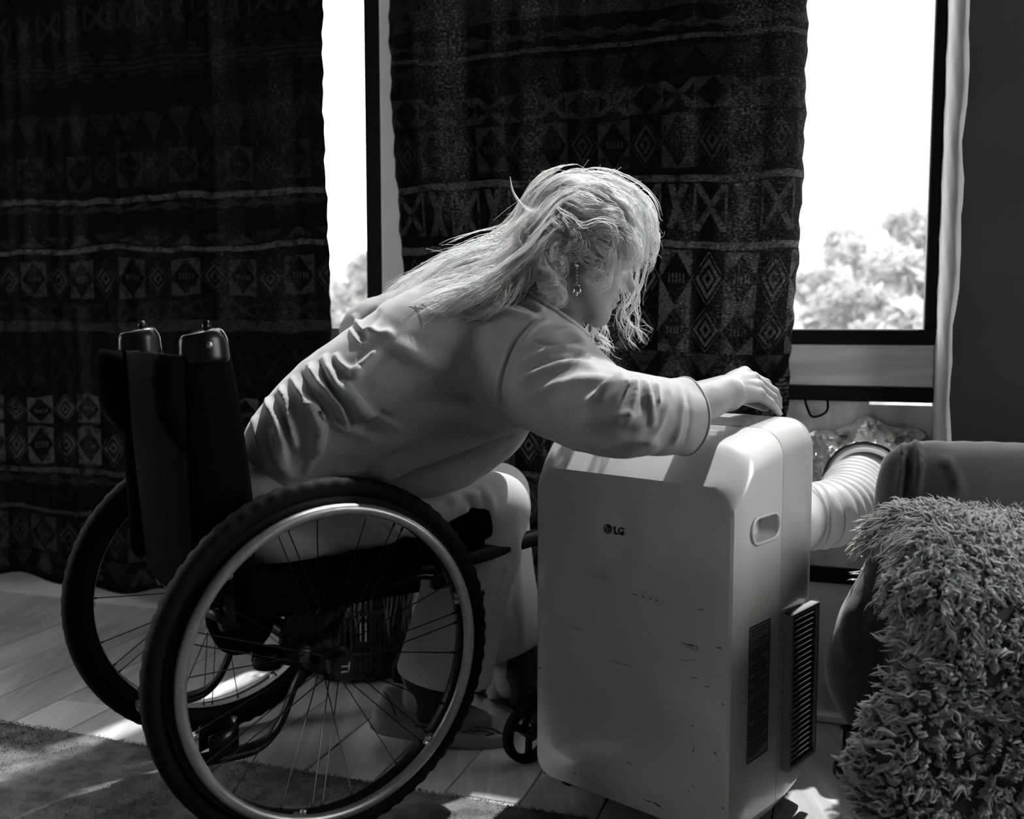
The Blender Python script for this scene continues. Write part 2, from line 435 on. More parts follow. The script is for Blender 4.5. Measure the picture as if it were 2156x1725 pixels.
M = dict(
    room=material('dim_room_plaster', .10, .9, bump=.3, bscale=14),
    plaster=material('rough_plaster', .30, .9, bump=.5, bscale=14, var=.12, vscale=3),
    dark_wall=material('very_dark_wall', .012, .8, bump=.5, bscale=18, var=.2, vscale=5),  # very dark, slightly uneven tone for the right-hand walls
    white_wall=material('white_plaster', .62, .9, bump=.4, bscale=20, var=.08, vscale=4),
    ceiling=material('ceiling_boards', .10, .9, bump=.3, bscale=12),
    frame=material('black_window_frame', .005, .6, bump=.1, spec=.1),
    litframe=material('lit_window_frame', .22, .6, bump=.1, bscale=60),  # left sill rail only: brighter light on the frame put into its colour
    wood=material('pale_pine_trim', .42, .55, bump=.25, bscale=60, var=.22, vscale=22, vstretch=(.12, .12, 1.4), stretch=(.1, .1, 1)),
    ply=material('plywood_panel', .40, .6, bump=.25, bscale=40, var=.35, vscale=9, vstretch=(1, 1, .15)),
    glass=glass_material(),
    rubber=material('black_rubber', .006, .65, bump=.3, bscale=300, spec=.12),
    black=material('black_fabric', .004, .95, bump=.4, bscale=500, spec=.03),
    black_gloss=material('black_gloss_plastic', .006, .25, spec=.3),
    black_metal=material('black_anodised_metal', .008, .4, bump=.05, spec=.25),
    alu=material('brushed_aluminium', .42, .38, metal=.75, bump=.05, bscale=400, var=.1, vscale=60),
    spoke=material('dark_spoke_steel', .06, .35, metal=.8),
    rimmat=material('sunlit_rim_metal', .5, .35, metal=.6),
    post=material('pale_painted_post', .72, .6, bump=.2, bscale=60, var=.06, vscale=9),
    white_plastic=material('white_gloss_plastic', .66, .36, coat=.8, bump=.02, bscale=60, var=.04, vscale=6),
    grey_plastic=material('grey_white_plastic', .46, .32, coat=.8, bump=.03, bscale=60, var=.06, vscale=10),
    dark_plastic=material('dark_grille', .03, .6),
    grille=material('grey_grille', .24, .5, bump=.05, bscale=100),
    ink=material('black_ink', .006, .6),
    scuff=material('dark_scuff', .035, .7),
    paper=material('grey_label_paper', .20, .45),
    skin=material('skin', .235, .5, bump=.35, bscale=260, var=.14, vscale=30, spec=.4),
    shirt=material('soft_jersey_shirt', .36, .9, bump=.28, bscale=420, var=.06, vscale=14, sheen=.3, transl=.06),
    trousers=material('pale_cotton_trousers', .50, .85, bump=.3, bscale=500, sheen=.2, transl=.08),
    sock=material('dark_sock', .02, .9),
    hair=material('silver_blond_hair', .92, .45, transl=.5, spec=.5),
    hair_under=material('hair_roots_and_shade', .42, .6),  # dark roots plus shade between strands, put into the under-layer colour
    shoe=material('grey_trainer_leather', .26, .5, bump=.3, bscale=140, var=.15, vscale=40),
    sole=material('trainer_sole', .34, .6, bump=.3, bscale=60),
    shoe_dark=material('dark_trainer_trim', .05, .6),
    wool=material('sheepskin_wool', .42, .8, transl=.04, var=.3, vscale=14, sheen=.2),
    hide=material('sheepskin_back', .05, .95),
    velvet=material('dark_velvet_cover', .032, .9, bump=.3, bscale=240, sheen=.45, var=.15, vscale=10),
    rug=material('grey_shag_rug', .12, .95, var=.45, vscale=22),
    hose=material('white_ribbed_hose', .75, .4, transl=.35),
    wire=material('grey_hose_wire', .16, .5),
    foil=material('crumpled_plastic_sheet', .75, .18, metal=.6),
    wicker=material('grey_wicker', .05, .8, var=.5, vscale=60),
    thread=material('pale_thread', .45, .8),
    leaf=material('pale_leaf', .21, .8, transl=.35, var=.35, vscale=.8),
    bark=material('bark', .2, .9, var=.3),
    hill=material('hazy_hill', .10, 1, var=.1, vscale=.05),
    ground=material('dry_grass_slope', .13, 1, var=.3, vscale=.4),
    earring=material('silver_earring', .7, .2, metal=.9),
)
def plank_material():
    m = material('worn_pine_planks', .3, .34, bump=.25, bscale=30, spec=.5); t = m.node_tree; p = t.nodes['Principled BSDF']
    tc = t.nodes.new('ShaderNodeTexCoord'); gm = t.nodes.new('ShaderNodeNewGeometry'); oi = t.nodes.new('ShaderNodeObjectInfo')
    ob = tc.outputs['Generated']
    va = t.nodes.new('ShaderNodeVectorMath'); va.operation = 'ADD'; t.links.new(ob, va.inputs[0]); cx = t.nodes.new('ShaderNodeCombineXYZ'); r = NX(t, oi.outputs['Random']) * 37
    t.links.new(r.s, cx.inputs[0]); t.links.new(r.s, cx.inputs[1]); t.links.new(cx.outputs[0], va.inputs[1])
    grain = noise(t, va.outputs[0], 14, 6, .65, (1, .12, 1)); big = noise(t, va.outputs[0], 3, 3)
    g = grain.step(.3, .75) * .26 + big.step(.3, .7) * .16 + NX(t, oi.outputs['Random']) * .12 + .22
    t.links.new(grey_of(t, g), p.inputs['Base Color'])
    rr = grain * .25 + .22; t.links.new(rr.s, p.inputs['Roughness']); return m
M['plank'] = plank_material()
def ac_front_material():
    """white plastic with scuffs and dirt marks"""
    m = material('scuffed_white_plastic', .60, .36, coat=.9); t = m.node_tree; p = t.nodes['Principled BSDF']
    tc = t.nodes.new('ShaderNodeTexCoord'); ob = tc.outputs['Object']
    a = noise(t, ob, 16, 2, .5, (1.0, 1.0, 7.0)).step(.735, .76); b = noise(t, ob, 26, 4, .7).step(.72, .76); low = noise(t, ob, 3.1, 1).step(.48, .6)
    sc = (a * low).max(b * low) * .8
    g = (noise(t, ob, 5, 4).step(.3, .7) * .05 + .58) * (sc.inv())
    t.links.new(grey_of(t, g), p.inputs['Base Color']); return m
M['ac_front'] = ac_front_material()
# ------------------------------------------------------------------ room shell
AX = np.array([WU, WN, v3(0, 0, 1)])
def wbox(mb, s0, s1, z0, z1, d0, d1, bevel=0.0):
    return mb.box(wall((s0 + s1) / 2, (z0 + z1) / 2, (d0 + d1) / 2), (abs(s1 - s0), abs(d1 - d0), abs(z1 - z0)), AX, bevel)
S0, S1, D1, ZC, WT = -1.3, 4.1, 4.6, 3.6, 3.42  # window tops carried up out of view to let sun over the curtains
floor = struct('floor', wbox(MB(), S0, S1, -.06, -.022, -.1, D1), M['dark_plastic'])
PW = .1505
k0 = int(math.floor((S0 - .66) / PW))
for i in range(k0, int((S1 - .66) / PW) + 1):
    a = .66 + i * PW; r_ = random.Random(i); e = -.02; ends = [0.0 + r_.uniform(.5, 2.0)]
    while ends[-1] < D1: ends.append(ends[-1] + r_.uniform(1.7, 2.6))
    for x in ends:
        x = min(x, D1)
        if x - e < .05: continue
        if not (e > 2.4 or a < -1.0 or a > 3.4):
            b = wbox(MB(), a + .0012, a + PW - .0012, -.022, r_.uniform(-.0012, 0), e + .001, x - .001, .0015)
            b.build('plank', M['plank'], floor, smooth=False)
        else:
            wbox(MB(), a + .001, a + PW - .001, -.022, 0, e + .001, x - .001).build('plank', M['plank'], floor, smooth=False)
        e = x
struct('ceiling', wbox(MB(), S0, S1, ZC, ZC + .1, -.06, D1), M['ceiling'])
L0_, L1_, L2_, L3_ = 1.40, 2.40, .75, 2.05           # unseen window added in the left wall to let in fill light
mb = MB(); wbox(mb, S0 - .1, S0, 0, L2_, -.3, D1); wbox(mb, S0 - .1, S0, L3_, ZC, -.3, D1); wbox(mb, S0 - .1, S0, L2_, L3_, -.3, L0_); wbox(mb, S0 - .1, S0, L2_, L3_, L1_, D1)
struct('wall_left', mb, M['room'])
w4 = struct('fill_window_left', wbox(MB(), S0 - .07, S0 - .02, L2_, L2_ + .03, L0_, L1_), M['frame'])
for a, b, z0, z1 in ((L0_, L0_ + .03, L2_ + .03, L3_), (L1_ - .03, L1_, L2_ + .03, L3_), (L0_ + .03, L1_ - .03, L3_ - .03, L3_)): wbox(MB(), S0 - .07, S0 - .02, z0, z1, a, b).build('window_frame', M['frame'], w4, False)
wbox(MB(), S0 - .05, S0 - .045, L2_ + .02, L3_ - .02, L0_ + .02, L1_ - .02).build('pane', M['glass'], w4, False)
R0_, R1_, R2_, R3_ = .34, 1.30, .80, 2.10           # unseen opening added in the right wall to brighten the air conditioner side
mb = MB(); wbox(mb, S1, S1 + .1, 0, R2_, -.3, D1); wbox(mb, S1, S1 + .1, R3_, ZC, -.3, D1); wbox(mb, S1, S1 + .1, R2_, R3_, -.3, R0_); wbox(mb, S1, S1 + .1, R2_, R3_, R1_, D1)
struct('wall_right', mb, M['dark_wall'])
w3 = struct('fill_window_right', wbox(MB(), S1 + .02, S1 + .07, R2_, R2_ + .03, R0_, R1_), M['frame'])
for a, b, z0, z1 in ((R0_, R0_ + .03, R2_ + .03, R3_), (R1_ - .03, R1_, R2_ + .03, R3_), (R0_ + .03, R1_ - .03, R3_ - .03, R3_)): wbox(MB(), S1 + .02, S1 + .07, z0, z1, a, b).build('window_frame', M['frame'], w3, False)
wbox(MB(), S1 + .04, S1 + .045, R2_ + .02, R3_ - .02, R0_ + .02, R1_ - .02).build('pane', M['glass'], w3, False)
struct('wall_front', wbox(MB(), S0 - .1, S1 + .1, 0, ZC, D1, D1 + .1), M['room'])
mb = MB(); wbox(mb, S0, 2.765, -.02, .258, -.14, 0); wbox(mb, S0, 4.1, WT, ZC, -.06, 0)
struct('wall_back', mb, M['white_wall'])
# plaster reveal right of the window, hand finished and uneven
prof = spline([(2.764, -.14), (2.764, 0), (2.765, .05), (2.767, .085), (2.773, .106), (2.782, .117), (2.791, .119), (2.802, .100)], 22)
zs_ = np.linspace(0, ZC, 90); G = np.zeros((len(zs_), len(prof), 3))
for i, z in enumerate(zs_):
    w = .0035 * math.sin(z * 5.1 + 1) + .003 * math.sin(z * 13.7) + .002 * math.sin(z * 31 + 2)
    for j, (s, d) in enumerate(prof):
        e = max(0, (j - 6) / 15); G[i, j] = wall(s + w * e * 1.2 + .0015 * math.sin(z * 47 + j), z, d)
struct('trim_1', MB().grid(G), M['plaster'], smooth=True)
mb = MB(); g = np.zeros((60, 40, 3))
for i, z in enumerate(np.linspace(0, ZC, 60)):
    for j, s in enumerate(np.linspace(2.785, 4.1, 40)): g[i, j] = wall(s, z, .107 + .002 * math.sin(z * 9 + s * 7) + .0015 * math.sin(z * 23 - s * 17))
mb.grid(g); wbox(mb, 2.83, 4.1, 0, ZC, -.14, .10)
struct('wall_back_right', mb, M['dark_wall'], smooth=False)
# window wall: rails, boards and panel from the sill down
struct('trim_2', wbox(MB(), -1.3, 2.764, .258, .297, -.04, .012, .003), M['frame'])
mb = MB(); wbox(mb, -1.3, 2.764, .297, .7005, -.02, 0); wbox(mb, -1.3, 2.622, .7005, .709, -.02, 0)
struct('trim_3', mb, M['ply'])
struct('trim_4', wbox(MB(), -1.3, 2.764, .709, .744, -.04, .012, .003), M['frame'])
struct('trim_5', wbox(MB(), -1.3, 2.764, .744, .847, -.03, .004, .003), M['wood'])
w1 = struct('window_1', wbox(MB(), -1.3, 1.302, .846, .884, -.05, .012, .003), M['litframe'])  # unseen stretch past the left curtain added for sky light
for a, b, z0, z1 in ((1.284, 1.336, .846, WT), (-1.3, -1.25, .884, WT), (-.34, -.29, .884, WT), (-1.25, 1.284, WT - .04, WT)):
    wbox(MB(), a, b, z0, z1, -.05, .010, .003).build('window_frame', M['frame'] if a > 0 or z1 > 2 else M['frame'], w1, False)
wbox(MB(), -1.28, 1.295, .874, WT - .03, -.030, -.025).build('pane', M['glass'], w1, False)
w2 = struct('window_2', wbox(MB(), 1.41, 2.764, .846, .882, -.05, .012, .003), M['frame'])
for a, b, z0, z1 in ((2.738, 2.764, .882, WT), (1.41, 1.45, .882, WT), (1.45, 2.738, WT - .04, WT)):
    wbox(MB(), a, b, z0, z1, -.05, .010, .003).build('window_frame', M['frame'], w2, False)
wbox(MB(), 1.44, 2.745, .874, WT - .03, -.030, -.025).build('pane', M['glass'], w2, False)
struct('trim_6', wbox(MB(), 1.337, 1.412, .846, WT, -.05, .022, .004), M['post'])
struct('trim_7', wbox(MB(), 2.2, 3.3, -.0, .022, .235, .262, .006), M['white_wall'])

# ------------------------------------------------------------------ rug curtains over the windows
def curtain(name, s_left, s_right, z0, z1, d, mat, label, nu, nv, fold, seed, roll=0.0, hem=None):
    zs = np.linspace(z0, z1, nv); G = np.zeros((nv, nu, 3)); UV = np.zeros((nv, nu, 2)); r = np.random.default_rng(seed); ph = r.uniform(0, 6, 8)
    for i, z in enumerate(zs):
        a, b = s_left(z), s_right(z); wdt = s_right(z1) - s_left(z1)
        for j in range(nu):
            t = j / (nu - 1); s = a + (b - a) * t
            dd = d + fold * (math.sin(t * 13 + ph[0] + .5 * math.sin(z * 1.3)) * .6 + math.sin(t * 29 + ph[1] + z * .6) * .35) + .004 * math.sin(z * 7 + t * 5 + ph[2]) * (1 if z < z1 - .2 else .3)
            e = (1 - t) * (b - a)
            if roll > 0 and e < .075:
                q = 1 - e / .075; dd -= roll * q ** 1.6; s -= .016 * q ** 2.5
            zz = z + (hem(s) * max(0, 1 - (z - z0) / .25) if hem else 0)
            if j in (0, nu - 1): s += .0025 * math.sin(z * 90 + ph[3]) + .002 * math.sin(z * 37)
            G[i, j] = wall(s, zz, dd); UV[i, j] = (t * wdt, z)
    o = MB().grid(G).build(name, mat, None, True)
    add_uv(o, UV.reshape(-1, 2))
    sol = o.modifiers.new('thickness', 'SOLIDIFY'); sol.thickness = .0035; sol.offset = 0
    tag(o, label, 'curtain')
    MB().cyl(wall(s_left(z1) - .05, z1, d), wall(s_right(z1) + .05, z1, d), .011).build('rod', M['black_metal'], o)
    return o
bands_r = [(1.245, 1.262, 'line', .6), (1.125, 1.240, 'hex', .5), (1.079, 1.097, 'line', .8), (.935, 1.072, 'diamond', .75), (.825, .935, 'diamond', .6), (.765, .822, 'zig', .45),
           (.695, .762, 'stepped', .6), (.645, .690, 'zigdown', .5), (.52, .64, 'diamond', .7), (.49, .505, 'line', .6), (.36, .48, 'diamond', .6), (.20, .33, 'hex', .6), (.1, .19, 'zig', .5),
           (1.28, 1.40, 'diamond', .22), (1.41, 1.48, 'cross', .28), (1.575, 1.587, 'line', .35), (1.60, 1.63, 'stepped', .3), (1.50, 1.56, 'zigdown', .10), (1.66, 1.76, 'plain', .22)]
bands_l = [(1.255, 1.272, 'line', .75), (1.110, 1.124, 'line', .85), (1.225, 1.25, 'stepped', .35), (1.13, 1.16, 'zig', .28), (.975, 1.085, 'diamond', .42), (.872, .905, 'plain', .42), (.91, .96, 'cross', .15),
           (.70, .82, 'hex', .07), (.585, .668, 'diamond', .75), (.455, .572, 'diamond', .75), (.425, .442, 'line', .55), (.385, .420, 'stepped', .3), (.300, .313, 'line', .5), (.17, .285, 'diamond', .35), (.10, .16, 'zig', .3),
           (1.30, 1.40, 'diamond', .18), (1.43, 1.52, 'zigdown', .16), (1.60, 1.70, 'stepped', .14), (1.75, 1.83, 'hex', .16)]
M['kilim_right'] = kilim_material('woven_rug_right', bands_r, .0815, .7, wear=.95, gain=.36)
M['kilim_left'] = kilim_material('woven_rug_left', bands_l, .094, 1.9, wear=.42, gain=.24)
curtain('curtain', lambda z: -.17 + .003 * math.sin(z * 6), lambda z: 1.197 - .004 * math.sin(z * 5 + .5) - max(0, z - 1.5) * .01, .075, 2.12, .065, M['kilim_left'],
        'dark patterned rug hung as curtain behind the wheelchair backrest', 110, 80, .008, 3, hem=lambda s: .012 * math.sin(s * 9.5 + 1.2) + .008 * math.sin(s * 23))
curtain('curtain', lambda z: float(np.interp(z, [.1, .6, 1.0, 1.4, 1.75, 1.9], [1.46, 1.445, 1.423, 1.398, 1.388, 1.386])), lambda z: float(np.interp(z, [.1, .68, .9, 1.05, 1.3, 1.9], [2.44, 2.448, 2.456, 2.466, 2.473, 2.474])), .12, 1.77, .07, M['kilim_right'],
        'dark patterned rug hung as curtain behind the head of the person', 110, 80, .009, 5, roll=.05)

# ------------------------------------------------------------------ outside: slope, trees, far hill
def outside_point(px, py, dist):
    r = ray(px, py); return v3(0, 0, CAM_H) + r * dist
mb = MB(); g = np.zeros((30, 30, 3))
for i, a in enumerate(np.linspace(-25, 40, 30)):
    for j, b in enumerate(np.linspace(.6, 60, 30)):
        p = WP0 + a * WU - b * WN; g[i, j] = (p[0], p[1], -.35 - .05 * b + .3 * math.sin(a * .5 + b * .3) * min(b / 8, 1))
mb.grid(g); o = mb.build('ground', M['ground']); o['kind'] = 'structure'
mb = MB(); g = np.zeros((50, 5, 3))
for i, a in enumerate(np.linspace(-1.2, 1.6, 50)):
    h = 14 + 22 * math.exp(-((a - .62) / .16) ** 2) + 2 * math.sin(a * 9) + 1.2 * math.sin(a * 23)
    for j in range(5): g[i, j] = (300 * math.sin(a) + 10 * j, 300 * math.cos(a) + 16 * j, -22 + (h + 22) * min(1, j / 3.2) - (6 if j == 4 else 0))
mb.grid(g); o = mb.build('hill', M['hill']); o['kind'] = 'structure'
def tree(px, py_top, py_bot, dist, wpx, label, seed):
    top, bot = outside_point(px, py_top, dist), outside_point(px, py_bot, dist); h = top[2] - bot[2]; w = wpx / F_PX * dist / 2
    r = np.random.default_rng(seed); c = (top + bot) / 2
    gz = -.35 - .05 * max(0., -(c - WP0) @ WN) - .4
    e = empty('tree', (c[0], c[1], gz), label, 'tree', None)
    t = MB(); t.tube(spline([(c[0], c[1], gz), (c[0] + .1, c[1], (gz + c[2]) / 2), (c[0], c[1], c[2] + h * .2)], 8), np.linspace(.16, .05, 8), 8)
    lobes = []
    for q in range(9):
        a = r.uniform(0, 2 * PI); rad = r.uniform(.2, .75); lc = c + v3(math.cos(a) * w * rad, math.sin(a) * w * rad, r.uniform(-.38, .34) * h); lobes.append((lc, r.uniform(.28, .45) * min(w * 1.4, h)))
        t.tube(spline([v3(c[0], c[1], (gz + c[2]) / 2), (c + lc) / 2 - v3(0, 0, .1), lc], 6), np.linspace(.07, .02, 6), 5)
    t.build('trunk', M['bark'], e)
    n = 1500; P = []
    for lc, lr in lobes:
        d = r.normal(size=(n // 9, 3)); d /= np.linalg.norm(d, axis=1)[:, None]; P.append(lc + d * lr * r.uniform(.55, 1.05, (n // 9, 1)) * v3(1, 1, .8))
    P = np.vstack(P); n = len(P); a = r.normal(size=(n, 3)); a /= np.linalg.norm(a, axis=1)[:, None]; b = np.cross(a, r.normal(size=(n, 3))); b /= np.linalg.norm(b, axis=1)[:, None]
    L = r.uniform(.10, .2, (n, 1)) * dist / 14; up = np.cross(a, b)
    V = np.stack([P - a * L, P + b * L * .4 + up * L * .15, P + a * L, P - b * L * .4 + up * L * .15], 1).reshape(-1, 3)
    f = mesh_object('foliage', V, np.arange(n * 4).reshape(-1, 4), M['leaf'], e, False); f['kind'] = 'stuff'
tree(1900, 495, 690, 13, 190, 'bushy tree outside the window nearest its right jamb', 1)
tree(1800, 470, 640, 24, 130, 'farther pale tree with a pointed top beyond the window', 2)
tree(1740, 540, 720, 16, 130, 'pale bush outside beside the rolled curtain edge', 3)
tree(1960, 440, 600, 19, 170, 'taller tree outside at the foot of the hazy hill', 4)
tree(1850, 600, 760, 10, 200, 'low near shrub outside above the window sill', 5)
tree(745, 510, 720, 17, 150, 'pale tree outside the narrow gap between the curtains', 6)

# ------------------------------------------------------------------ rug on the floor
RUG_S, RUG_D = (-1.0, 3.5), (.865, 2.3)  # carried on unseen to the right to cut bounce light on the sheepskin
g = np.zeros((60, 40, 3))
for i, s in enumerate(np.linspace(*RUG_S, 60)):
    for j, d in enumerate(np.linspace(*RUG_D, 40)):
        e = .004 * math.sin(s * 11) + .003 * math.sin(s * 29)
        g[i, j] = wall(s, .006 + .0015 * math.sin(s * 9 + d * 4), d + (e if j == 0 else 0))
rugb = MB().grid(g)
rug = rugb.build('rug', M['rug'], None, True); sol = rug.modifiers.new('thickness', 'SOLIDIFY'); sol.thickness = .006; sol.offset = -1
tag(rug, 'grey shaggy rug on the plank floor under the wheelchair', 'rug')
n = 90000; s = rng.uniform(RUG_S[0], 2.6, n); d = RUG_D[0] - .006 + rng.uniform(0, 1, n) ** 1.4 * 1.0
P = WP0 + s[:, None] * WU + d[:, None] * WN + v3(0, 0, .005)
clump = np.sin(s * 140 + np.sin(d * 90) * 2) * np.sin(d * 150 + np.sin(s * 70) * 2)
a = rng.uniform(0, 2 * PI, n); lean = rng.uniform(.003, .010, n); h = rng.uniform(.0022, .0050, n) * (1 + .35 * clump); w = .0014
side = np.stack([np.cos(a + 1.57), np.sin(a + 1.57), 0 * a], 1) * w
tip = P + np.stack([np.cos(a) * lean, np.sin(a) * lean, h], 1)
V = np.stack([P - side, P + side, tip], 1).reshape(-1, 3)
pile = mesh_object('pile', V, np.arange(n * 3).reshape(-1, 3), M['rug'], rug, False); pile['kind'] = 'stuff'
# ------------------------------------------------------------------ portable air conditioner
W_, D_, H_ = .430, .307, .730
ac = empty('air_conditioner', acp(W_ / 2, D_ / 2, .0), 'scuffed white portable air conditioner standing on the floor under her hand', 'air conditioner')
def rrect(w, z0, z1, rt, rb, n=10):
    """front-view outline, t from 0..w, counter-clockwise"""
    P = []
    for cx, cz, r, a0 in ((rb, z0 + rb, rb, PI), (w - rb, z0 + rb, rb, 1.5 * PI), (w - rt, z1 - rt, rt, 0), (rt, z1 - rt, rt, .5 * PI)):
        for q in range(n + 1): a = a0 + (PI / 2) * q / n; P.append((cx + r * math.cos(a), cz + r * math.sin(a)))
    return np.array(P)
def shell(secs, cap0=True, cap1=True):
    mb = MB(); m = None
    for q, (d, ins_s, ins_t, ins_b, bulge) in enumerate(secs):
        o = rrect(W_ - 2 * ins_s, .02 + ins_b, H_ - ins_t, .05, .035); o[:, 0] += ins_s
        V = np.array([acp(t, d - bulge * (1 - ((t - W_ / 2) / (W_ / 2)) ** 2) * 1.0, z) for t, z in o]); m = len(o)
        mb.V.append(V); mb.n += m
        if q: mb.F += [((q - 1) * m + j, (q - 1) * m + (j + 1) % m, q * m + (j + 1) % m, q * m + j) for j in range(m)]
    if cap0:
        # front face filled with inset rings so that it can stay gently bowed
        d, ins_s, ins_t, ins_b, bulge = secs[0]; base = 0; c = np.array([W_ / 2, H_ / 2]); o = rrect(W_ - 2 * ins_s, .02 + ins_b, H_ - ins_t, .05, .035); o[:, 0] += ins_s
        prev = list(range(m))
        for k in (.8, .55, .3, .08):
            oo = c + (o - c) * k; V = np.array([acp(t, d - bulge * (1 - ((t - W_ / 2) / (W_ / 2)) ** 2) - .004 * (1 - k), z) for t, z in oo]); st = mb.n; mb.V.append(V); mb.n += m
            mb.F += [(prev[j], st + j, st + (j + 1) % m, prev[(j + 1) % m]) for j in range(m)]; prev = list(range(st, st + m))
        mb.F.append(tuple(prev[::-1]))
    if cap1: mb.F.append(tuple(range((len(secs) - 1) * m, len(secs) * m)))
    return mb
def cut(o, cutter_mb):
    c = cutter_mb.build('cutter', M['dark_plastic']); b = o.modifiers.new('cut', 'BOOLEAN'); b.object = c; b.operation = 'DIFFERENCE'; b.solver = 'EXACT'
    dg = bpy.context.evaluated_depsgraph_get(); me = bpy.data.meshes.new_from_object(o.evaluated_get(dg)); o.modifiers.clear(); o.data = me; bpy.data.objects.remove(c)
    me.polygons.foreach_set('use_smooth', [True] * len(me.polygons)); me.set_sharp_from_angle(angle=math.radians(28))
fs = [(.0, .014, .100, .020, .004), (.003, .009, .096, .012, .004), (.012, .0055, .085, .006, .0035), (.024, .002, .070, .003, .0025), (.036, .0005, .055, .001, .0015), (.046, 0, .043, 0, .0005), (.054, 0, .0365, 0, 0), (.062, 0, .0335, 0, 0), (.078, 0, .030, 0, 0), (.115, 0, .0225, 0, 0), (.1555, 0, .015, 0, 0), (.157, .0015, .0163, .0015, 0)]
front = shell(fs).build('front_shell', M['ac_front'], None, True, 28)
stad = MB()                                          # hand hold cutter on the near side
prof = []
for cx, a0 in ((.122, -PI / 2), (.066, PI / 2)):
    for q in range(9): a = a0 + PI * q / 8; prof.append((cx + .0225 * math.cos(a), .553 + .0225 * math.sin(a)))
ring = np.array(prof); m = len(ring)
V0 = np.array([acp(-.03, d, z) for d, z in ring]); V1 = np.array([acp(.030, .094 + (d - .094) * .82, .553 + (z - .553) * .8) for d, z in ring])
stad.add(np.vstack([V0, V1]), [(j, (j + 1) % m, m + (j + 1) % m, m + j) for j in range(m)] + [tuple(range(m))[::-1], tuple(range(m, 2 * m))])
cut(front, stad)
VT, VD = (.078, .365), (.070, .215)
vent = MB(); o = rrect(VT[1] - VT[0], 0, VD[1] - VD[0], .03, .03)
top = np.array([acp(VT[0] + a, VD[0] + b, H_ + .05) for a, b in o]); bot = np.array([acp(VT[0] + a, VD[0] + b, H_ - .055) for a, b in o]); m = len(o)
vm = MB().add(np.vstack([bot, top]), [(j, (j + 1) % m, m + (j + 1) % m, m + j) for j in range(m)] + [tuple(range(m))[::-1], tuple(range(m, 2 * m))])
cut(front, vm)
adopt(front, ac)
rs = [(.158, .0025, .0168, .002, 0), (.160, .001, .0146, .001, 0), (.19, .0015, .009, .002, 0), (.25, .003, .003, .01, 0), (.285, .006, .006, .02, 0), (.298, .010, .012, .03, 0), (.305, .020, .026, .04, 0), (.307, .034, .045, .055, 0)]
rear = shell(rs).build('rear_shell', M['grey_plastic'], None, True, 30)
vm = MB().add(np.vstack([bot, top]), [(j, (j + 1) % m, m + (j + 1) % m, m + j) for j in range(m)] + [tuple(range(m))[::-1], tuple(range(m, 2 * m))])
cut(rear, vm)
adopt(rear, ac)
# rim of the hand hold
R3 = np.array([acp(-.0008, .094 + (d - .094) * 1.0, .553 + (z - .553) * 1.0) for d, z in ring])
MB().tube(R3, .0035, 6, closed=True).build('handle_rim', M['white_plastic'], ac)
# air outlet: floor of the vent, louvers
MB().box(acp((VT[0] + VT[1]) / 2, (VD[0] + VD[1]) / 2, H_ - .056), (VT[1] - VT[0] + .01, VD[1] - VD[0] + .01, .004), np.array([ACW, ACD, v3(0, 0, 1)])).build('vent_floor', M['dark_plastic'], ac, False)
for q in range(4):
    d = VD[0] + .026 + q * .032; zt = H_ - .040 + .17 * (d - .05) - .004; ax = np.array([ACW, unit(ACD * .55 + v3(0, 0, .83)), unit(-ACD * .83 + v3(0, 0, .55))])
    mb = MB().box(acp((VT[0] + VT[1]) / 2, d, zt - .020), (VT[1] - VT[0] - .012, .042, .003), ax, .001)
    for t0 in (VT[0] + .006, VT[1] - .010):
        tri = [acp(t0, d - .016, zt - .040), acp(t0, d + .016, zt - .040), acp(t0, d + .012, zt), acp(t0 + .004, d - .016, zt - .040), acp(t0 + .004, d + .016, zt - .040), acp(t0 + .004, d + .012, zt)]
        mb.add(tri, [(0, 1, 2), (5, 4, 3), (0, 3, 4, 1), (1, 4, 5, 2), (2, 5, 3, 0)])
    mb.build('louver', M['white_plastic'], ac, False)
# rear side grille with slats
gax = np.array([ACD, v3(0, 0, 1), ACW]); g0, g1, z0, z1 = .178, .292, .098, .388
gr = MB()
for c, s in ((((g0 + .004), (z0 + z1) / 2), (.010, z1 - z0)), ((g1 - .004, (z0 + z1) / 2), (.010, z1 - z0)), (((g0 + g1) / 2, z0 + .005), (g1 - g0, .010)), (((g0 + g1) / 2, z1 - .005), (g1 - g0, .010))):
    gr.box(acp(-.006, c[0], c[1]), (s[0], s[1], .016), gax, .002)
gr = gr.build('intake_grille', M['grille'], ac, False)
MB().box(acp(.0015, (g0 + g1) / 2, (z0 + z1) / 2), (g1 - g0 - .006, z1 - z0 - .006, .002), gax).build('filter', M['dark_plastic'], gr, False)
ns = 26
for q in range(ns):
    z = z0 + .012 + (z1 - z0 - .024) * (q + .5) / ns
    sl = MB().tube([acp(-.0065, g0 + .008, z), acp(-.0065, g1 - .008, z)], .0030, 6, flat=1.6); sl.build('slat', M['grille'], gr, True)
